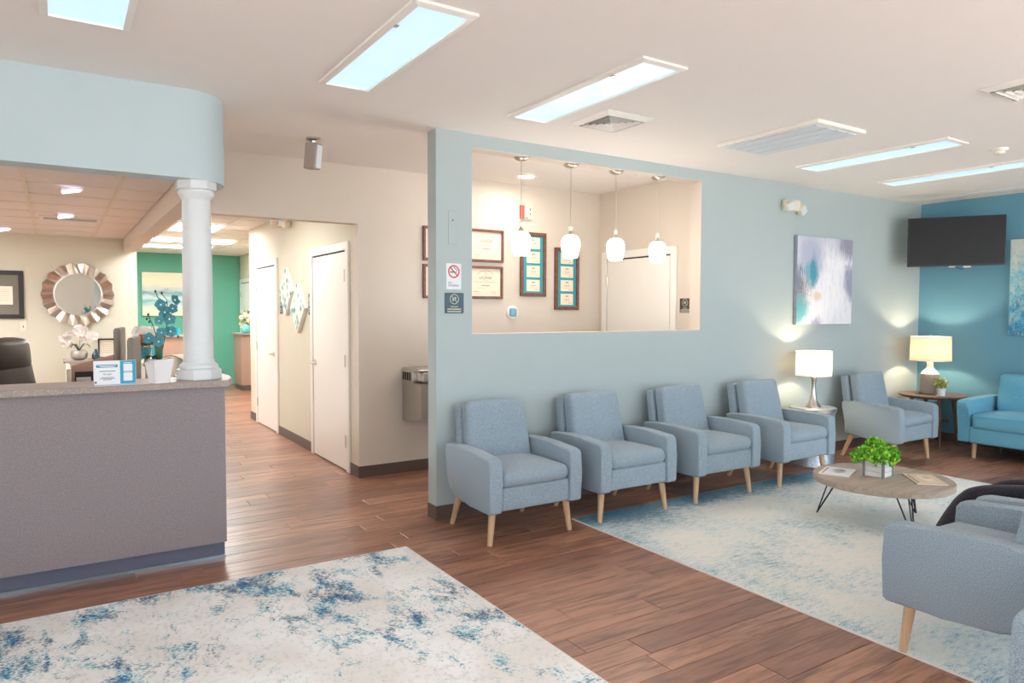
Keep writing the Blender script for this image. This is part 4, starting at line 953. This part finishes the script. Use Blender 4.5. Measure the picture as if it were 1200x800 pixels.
for k in range(2): d_ = boxo('door', (-.38+k*.385, -.005+k*.385, -.256, -.24, .05, .82), 'cream', cr, bev=.003, seg=1); lathe('knob', [(0, 0), (.012, .004), (.008, .02), (0, .022)], 'metal', d_, 12, (-.03+k*.05, -.256, .6), (PI/2, 0, 0))
wo2 = thing('orchid', 'white orchid in a round silver bowl on the cream credenza', 'potted plant', (.225, 10.15, .87))
lathe('bowl', [(0, 0), (.05, 0), (.085, .03), (.095, .07), (.085, .11), (.07, .12), (.06, .11), (0, .1)], 'steel', wo2, 28)
for a in (.5, 2.2, 3.7): leaf(wo2, a, .14, .02, .11, .09, .02)
random.seed(5)
orchid(wo2, [[(0, 0, .1), (.01, 0, .25), (.0, 0, .38)], [(0, 0, .1), (.06, 0, .22), (.13, 0, .28)], [(0, 0, .1), (-.06, 0, .2), (-.14, 0, .27)]],
       [((random.gauss(cx, .03), -.03-.02*random.random(), random.gauss(cz, .03)), random.uniform(-.3, .3), random.uniform(-.5, .5)) for cx, cz, nn in ((0, .38, 7), (.13, .28, 4), (-.13, .26, 4), (.03, .31, 3)) for _ in range(nn)], 'white_petal', .055)
ve = thing('bud_vase', 'small dark blue-green egg vase on the cream credenza', 'vase', (.40, 10.12, .87)); lathe('body', [(0, 0), (.03, 0), (.045, .03), (.04, .07), (.02, .1), (.013, .12), (.018, .13), (.012, .13), (0, .1)], plain('dark_glaze', (48, 74, 84), .2, var=.3, vs=20), ve, 24)
dc = framed('framed_document', (.585, 10.40, .995), .30, .25, .018, 'small framed document leaning on the credenza behind the monitors', 'framed document', 'black_frame'); boxo('document', (-.135, .135, -.012, -.004, -.11, .11), 'paper', dc); lines('document_print', [(-.1, .1, .05-.025*k, .004) for k in range(5)], 'ink_pale', dc, -.0128)
# sloped workstation with paper tray
ws = thing('workstation', 'mauve-brown workstation panel with a sloping top edge and a paper slot', 'desk', (0, 7.0, 0))
bm = bmesh.new(); prism(bm, [(.095, 0), (.095, 1.012), (.49, 1.118), (.49, 0)], 0, .03); bmesh.ops.transform(bm, matrix=Matrix.Rotation(PI/2, 4, 'X'), verts=bm.verts); fromb('sloped_panel', bm, 'brown_lam', ws)
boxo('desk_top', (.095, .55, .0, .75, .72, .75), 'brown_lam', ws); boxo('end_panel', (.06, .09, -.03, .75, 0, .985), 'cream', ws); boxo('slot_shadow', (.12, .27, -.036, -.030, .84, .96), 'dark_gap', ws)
pp = tag(boxo('paper_stack', [(.13, .235, -.075, -.037, .86+.006*k, .8645+.006*k) for k in range(9)], 'page', None, loc=(0, 7.0, 0)), 'stack of white paper in the workstation slot', 'paper'); pp['group'] = 'papers'; del pp['group']
boxo('slot_shelf', (.12, .27, -.08, -.036, .846, .858), 'brown_lam', ws)
def monitor(loc, rz, label, w=.5, h=.3):
    o = thing('monitor', label, 'monitor', loc, rz)
    boxo('base', (-.11, .11, -.09, .09, 0, .012), 'black', o, bev=.004, seg=1); boxo('stand', (-.025, .025, .03, .05, .012, .22), 'black', o, bev=.004, seg=1)
    boxo('housing', (-w/2, w/2, 0, .035, .12, .12+h), 'concrete', o, bev=.008, seg=2); boxo('screen', (-w/2+.012, w/2-.012, -.004, 0, .135, .105+h), 'screen', o); return o
dk = thing('desk', 'long mauve-brown reception desk behind the counter', 'desk', (.28, 5.7, 0)); boxo('desk_top', (.02, .49, -.3, .35, .72, .75), 'brown_lam', dk, bev=.004, seg=1); boxo('side_panel', [(.02, .05, -.28, .33, 0, .72), (.46, .49, -.28, .33, 0, .72)], 'brown_lam', dk)
monitor((.372, 5.93, .751), -PI/2-.16, 'computer monitor seen edge-on, the one farther from the counter', .42, .48)
monitor((.44, 5.62, .751), -PI/2-.2, 'computer monitor seen edge-on, the one closer to the counter', .4, .42)
boxb = tag(boxo('desk_tray', [(.60, .72, -.12, .12, .0, .012), (.60, .612, -.12, .12, .012, .1), (.708, .72, -.12, .12, .012, .1), (.612, .708, .108, .12, .012, .1), (.612, .708, -.12, -.108, .012, .1)], 'black', None, loc=(.03, 5.85, .751)), 'black desk tray beside the monitors', 'tray')
boxo_shelf = thing('side_shelf', 'cream shelf behind the counter carrying the turquoise jars', 'shelf', (.66, 6.55, 0)); boxo('shelf_top', (-.09, .115, -.2, .62, 1.03, 1.055), 'cream', boxo_shelf, bev=.003, seg=1); boxo('shelf_body', (-.07, .11, -.18, .6, 0, 1.03), 'cream', boxo_shelf)
jr = thing('turquoise_jar', 'turquoise glazed jar behind the teal orchid', 'jar', (.69, 6.45, 1.056)); lathe('body', [(0, 0), (.036, 0), (.042, .02), (.042, .11), (.034, .13), (.024, .135), (0, .135)], 'teal_glaze', jr, 24); lathe('lid', [(.026, .134), (.026, .146), (.01, .152), (0, .152)], 'teal_glaze', jr, 20)
fv = thing('flower_basket', 'teal basket of white and red flowers behind the teal orchid', 'flowers', (.645, 6.95, 1.056)); lathe('basket', [(0, 0), (.04, 0), (.055, .1), (.05, .1), (.036, .01), (0, .01)], plain('teal_wicker', (44, 120, 132), .6, var=.5, vs=60), fv, 24)
leaf_cloud('foliage', fv, 120, cloud([((0, 0, .16), .07)]), .05, 'leaf_dark', .4)
me_w = flower_me('flower', .045, 6)
for k in range(16): a = k*2.4; r = .012*k**.75; link('flower', me_w, 'white_petal' if k not in (4, 9, 12) else None, fv, (r*math.cos(a), -.05+.02*math.sin(a), .235+.04*math.sin(a*1.3)), (random.uniform(-.4, .4), 0, random.uniform(-.6, .6)))
me_r = flower_me('red_flower', .04, 6)
for p in ((-.03, -.08, .18), (.02, -.085, .17)): link('red_flower', me_r, 'alarm', fv, p, (.2, 0, .2))
# office chair
oc = thing('office_chair', 'high-backed dark brown leather office chair behind the reception counter', 'office chair', (-.09, 6.5, 0), 1.0)
lathe('gas_column', [(.03, .1), (.03, .4)], 'black', oc, 16)
for k in range(5):
    a = 2*PI*k/5; f_ = tube('base_arm', [(0, 0, .12), (.3*math.cos(a), .3*math.sin(a), .08)], .022, 'black', oc, 10, .014); 
    bm = bmesh.new(); lathe_bm(bm, [(0, -.015), (.028, -.015), (.03, 0), (.028, .015), (0, .015)], 16); bmesh.ops.rotate(bm, matrix=Matrix.Rotation(PI/2, 3, 'X'), verts=bm.verts); fromb('caster', bm, 'rubber', f_, (.3*math.cos(a), .3*math.sin(a), .03), (0, 0, a), True)
rbox('seat', (0, 0, .47), (.25, .25, .06), .05, 'leather', oc, puff=(0, 0, .015)); rbox('backrest', (0, .24, .82), (.235, .05, .32), .045, 'leather', oc, puff=(0, .03, 0), rot=(-.16, 0, 0), taper=.06); rbox('headrest', (0, .27, 1.13), (.2, .055, .12), .05, 'leather', oc, puff=(0, .03, .02), rot=(-.1, 0, 0))
for s in (-1, 1): tube('arm_loop', [(s*.26, .2, .5), (s*.3, .18, .66), (s*.3, -.05, .7), (s*.28, -.16, .66), (s*.26, -.14, .5)], .022, 'leather', oc, 10)
pr = thing('printer', 'dark desktop printer with a pale front at the end of the reception desk', 'printer', (-.60, 8.2, .752)); boxo('body', (-.25, .22, -.2, .2, 0, .2), 'black', pr, bev=.015, seg=2); boxo('lid', (-.24, .21, -.19, .19, .2, .24), 'black', pr, bev=.01, seg=2); boxo('paper_tray', (-.18, .18, -.3, -.2, .06, .09), 'lightblue', pr, bev=.004, seg=1)
dk2 = thing('desk', 'dark side desk under the printer beside the office chair', 'desk', (-.62, 8.2, 0)); boxo('desk_top', (-.4, .32, -.32, .32, .72, .751), 'brown_lam', dk2, bev=.004, seg=1); boxo('cabinet', (-.38, .3, -.3, .3, 0, .72), 'black', dk2)
# far hall counters
st = thing('hall_counter', 'mauve-brown half-height counter before the seascape painting', 'counter', (1.40, 13.1, 0)); boxo('front_panel', (-.5, .5, -.1, .1, 0, 1.03), 'brown_lam', st); boxo('counter_top', (-.5, .53, -.14, .14, 1.03, 1.065), 'laminate_top', st, bev=.004, seg=1); boxo('toe_kick', (-.5, .5, -.102, -.1, 0, .1), 'base', st)
cp = thing('turquoise_cup', 'turquoise cup on the counter before the seascape painting', 'cup', (1.69, 13.0, 1.065)); lathe('body', [(0, 0), (.04, 0), (.05, .13), (.045, .13), (.036, .02), (0, .02)], 'teal_glaze', cp, 20); lathe('foot_ring', [(.038, 0), (.042, .004), (.041, .012)], 'teal_glaze', cp, 20)
s2 = thing('hall_counter', 'mauve-brown counter end beside the doors at the far end of the hall', 'counter', (2.98, 13.75, 0)); boxo('front_panel', (-.135, .14, -.1, .5, .1, 1.03), 'brown_lam', s2); boxo('counter_top', (-.185, .14, -.15, .52, 1.03, 1.065), 'laminate_top', s2, bev=.004, seg=1); boxo('toe_kick', (-.12, .14, -.085, .5, 0, .1), 'base', s2)
v2 = thing('flower_vase', 'aqua glass vase of pale green flowers on the far hall counter', 'flowers', (2.97, 13.75, 1.065)); lathe('vase', [(0, 0), (.06, 0), (.1, .04), (.105, .09), (.07, .13), (.06, .14), (.05, .13), (0, .1)], plain('aqua_glass', (120, 200, 190), .2, var=.1), v2, 24); leaf_cloud('foliage', v2, 200, cloud([((0, 0, .28), .13)]), .06, 'foliage2', .5)
for k in range(7): a = k*2.4; link('flower', me_w, None, v2, (.03*k**.6*math.cos(a)*1.6, -.1, .3+.05*math.sin(a)))

# ---- seated person (only the legs reach into the photograph)
def skinned(name, verts, edges, radii, mat, parent=None, root_i=0, sub=2):
    me = bpy.data.meshes.new(name); me.from_pydata(verts, edges, []); o = link(name, me, mat, parent)
    sk = o.modifiers.new('skin', 'SKIN'); sk.use_smooth_shade = True
    for i, r in enumerate(radii):
        d = me.skin_vertices[0].data[i]; d.radius = r if isinstance(r, tuple) else (r, r); d.use_root = i == root_i
    ss = o.modifiers.new('sub', 'SUBSURF'); ss.levels = sub; ss.render_levels = sub; return o
pe = thing('person', 'person in black trousers sitting back in a grey armchair with legs stretched forward', 'person', (4.165, 1.20, .0112))
# local: y forward
hip, kn, an = .10, .13, .14
kneeL, ankL, toeL = (-.10, .60, .485), (.15, .90, .10), (.2, .97, .05)
kneeR, ankR, toeR = (.16, .58, .485), (.33, .88, .10), (.38, .95, .05)
BV = [(0, .0, .56), (0, -.03, .70), (0, -.07, .86), (0, -.09, 1.0), (0, -.08, 1.10), (0, -.05, 1.19), (0, -.04, 1.29),          # 0..6 trunk, neck, head
      (-.10, .03, .54), (-.115, .34, .53), kneeL, ((kneeL[0]+ankL[0])/2, (kneeL[1]+ankL[1])/2, .30), ankL, toeL,                  # 7..12
      (.10, .03, .54), (.13, .33, .53), kneeR, ((kneeR[0]+ankR[0])/2, (kneeR[1]+ankR[1])/2, .30), ankR, toeR,                     # 13..18
      (-.18, -.09, 1.0), (-.25, -.10, .78), (-.17, .08, .68), (-.10, .13, .67), (.18, -.09, 1.0), (.25, -.10, .78), (.17, .08, .68), (.10, .13, .67)]
BE = [(0, 1), (1, 2), (2, 3), (3, 4), (4, 5), (5, 6), (0, 7), (7, 8), (8, 9), (9, 10), (10, 11), (11, 12), (0, 13), (13, 14), (14, 15), (15, 16), (16, 17), (17, 18), (3, 19), (19, 20), (20, 21), (21, 22), (3, 23), (23, 24), (24, 25), (25, 26)]
BR = [(.12, .1), (.12, .09), (.14, .1), (.12, .09), .05, .085, .085, .075, .065, .05, .045, .035, .03, .075, .065, .05, .045, .035, .03, .05, .04, .032, .03, .05, .04, .032, .03]
body = skinned('body', BV, BE, BR, 'skin', pe)
skinned('trousers', [BV[i] for i in (0, 1, 7, 8, 9, 10, 11, 13, 14, 15, 16, 17)], [(0, 1), (0, 2), (2, 3), (3, 4), (4, 5), (5, 6), (0, 7), (7, 8), (8, 9), (9, 10), (10, 11)], [(.135, .115), (.13, .105), .095, .085, .074, .068, .06, .095, .085, .074, .068, .06], 'trousers', pe)
skinned('sweater', [BV[i] for i in (1, 2, 3, 4, 19, 20, 21, 23, 24, 25)], [(0, 1), (1, 2), (2, 3), (2, 4), (4, 5), (5, 6), (2, 7), (7, 8), (8, 9)], [(.14, .11), (.155, .115), (.135, .105), .06, .065, .053, .042, .065, .053, .042], 'sweater', pe)
for a, t in ((ankL, toeL), (ankR, toeR)):
    d = (Vector(t)-Vector(a)); d.z = 0; d.normalize(); h = Vector((a[0], a[1], .045))-d*.03
    skinned('shoe', [tuple(h), tuple(h+d*.1), tuple(h+d*.2)], [(0, 1), (1, 2)], [(.042, .04), (.045, .036), (.036, .026)], 'rubber', pe)
for s in (-1, 1):
    for k in range(5):                                                    # fingers folded over the lap
        L = (.062, .076, .08, .07, .05)[k]; b = Vector((s*.085, .115+.018*k if k < 4 else .10, .672)); d = Vector((-s*.8, .55, -.1)).normalized() if k < 4 else Vector((-s*.3, .9, .25)).normalized()
        skinned('finger', [tuple(b), tuple(b+d*L*.55), tuple(b+d*L+Vector((0, 0, -.02)))], [(0, 1), (1, 2)], [.0095, .009, .0075], 'skin', body, sub=1)
hr = bmesh.new(); bmesh.ops.create_uvsphere(hr, u_segments=24, v_segments=16, radius=.105); 
for v in list(hr.verts):
    if v.co.y > .035 and v.co.z < .045: hr.verts.remove(v)
fromb('hair', hr, 'hair', pe, (0, -.055, 1.265), (0, 0, 0), True)
fc = bmesh.new()
for s in (-1, 1): bmesh.ops.create_icosphere(fc, subdivisions=2, radius=.011, matrix=Matrix.Translation((s*.032, .042, 1.245)))
fromb('eye', fc, 'sign_white', body); nb = rbox('nose', (0, .052, 1.22), (.012, .014, .022), .009, 'skin', body, inner=2); rbox('mouth', (0, .045, 1.178), (.022, .006, .006), .005, 'alarm', body, inner=2)
for s in (-1, 1): rbox('ear', (s*.088, -.045, 1.235), (.008, .018, .028), .007, 'skin', body, inner=2)
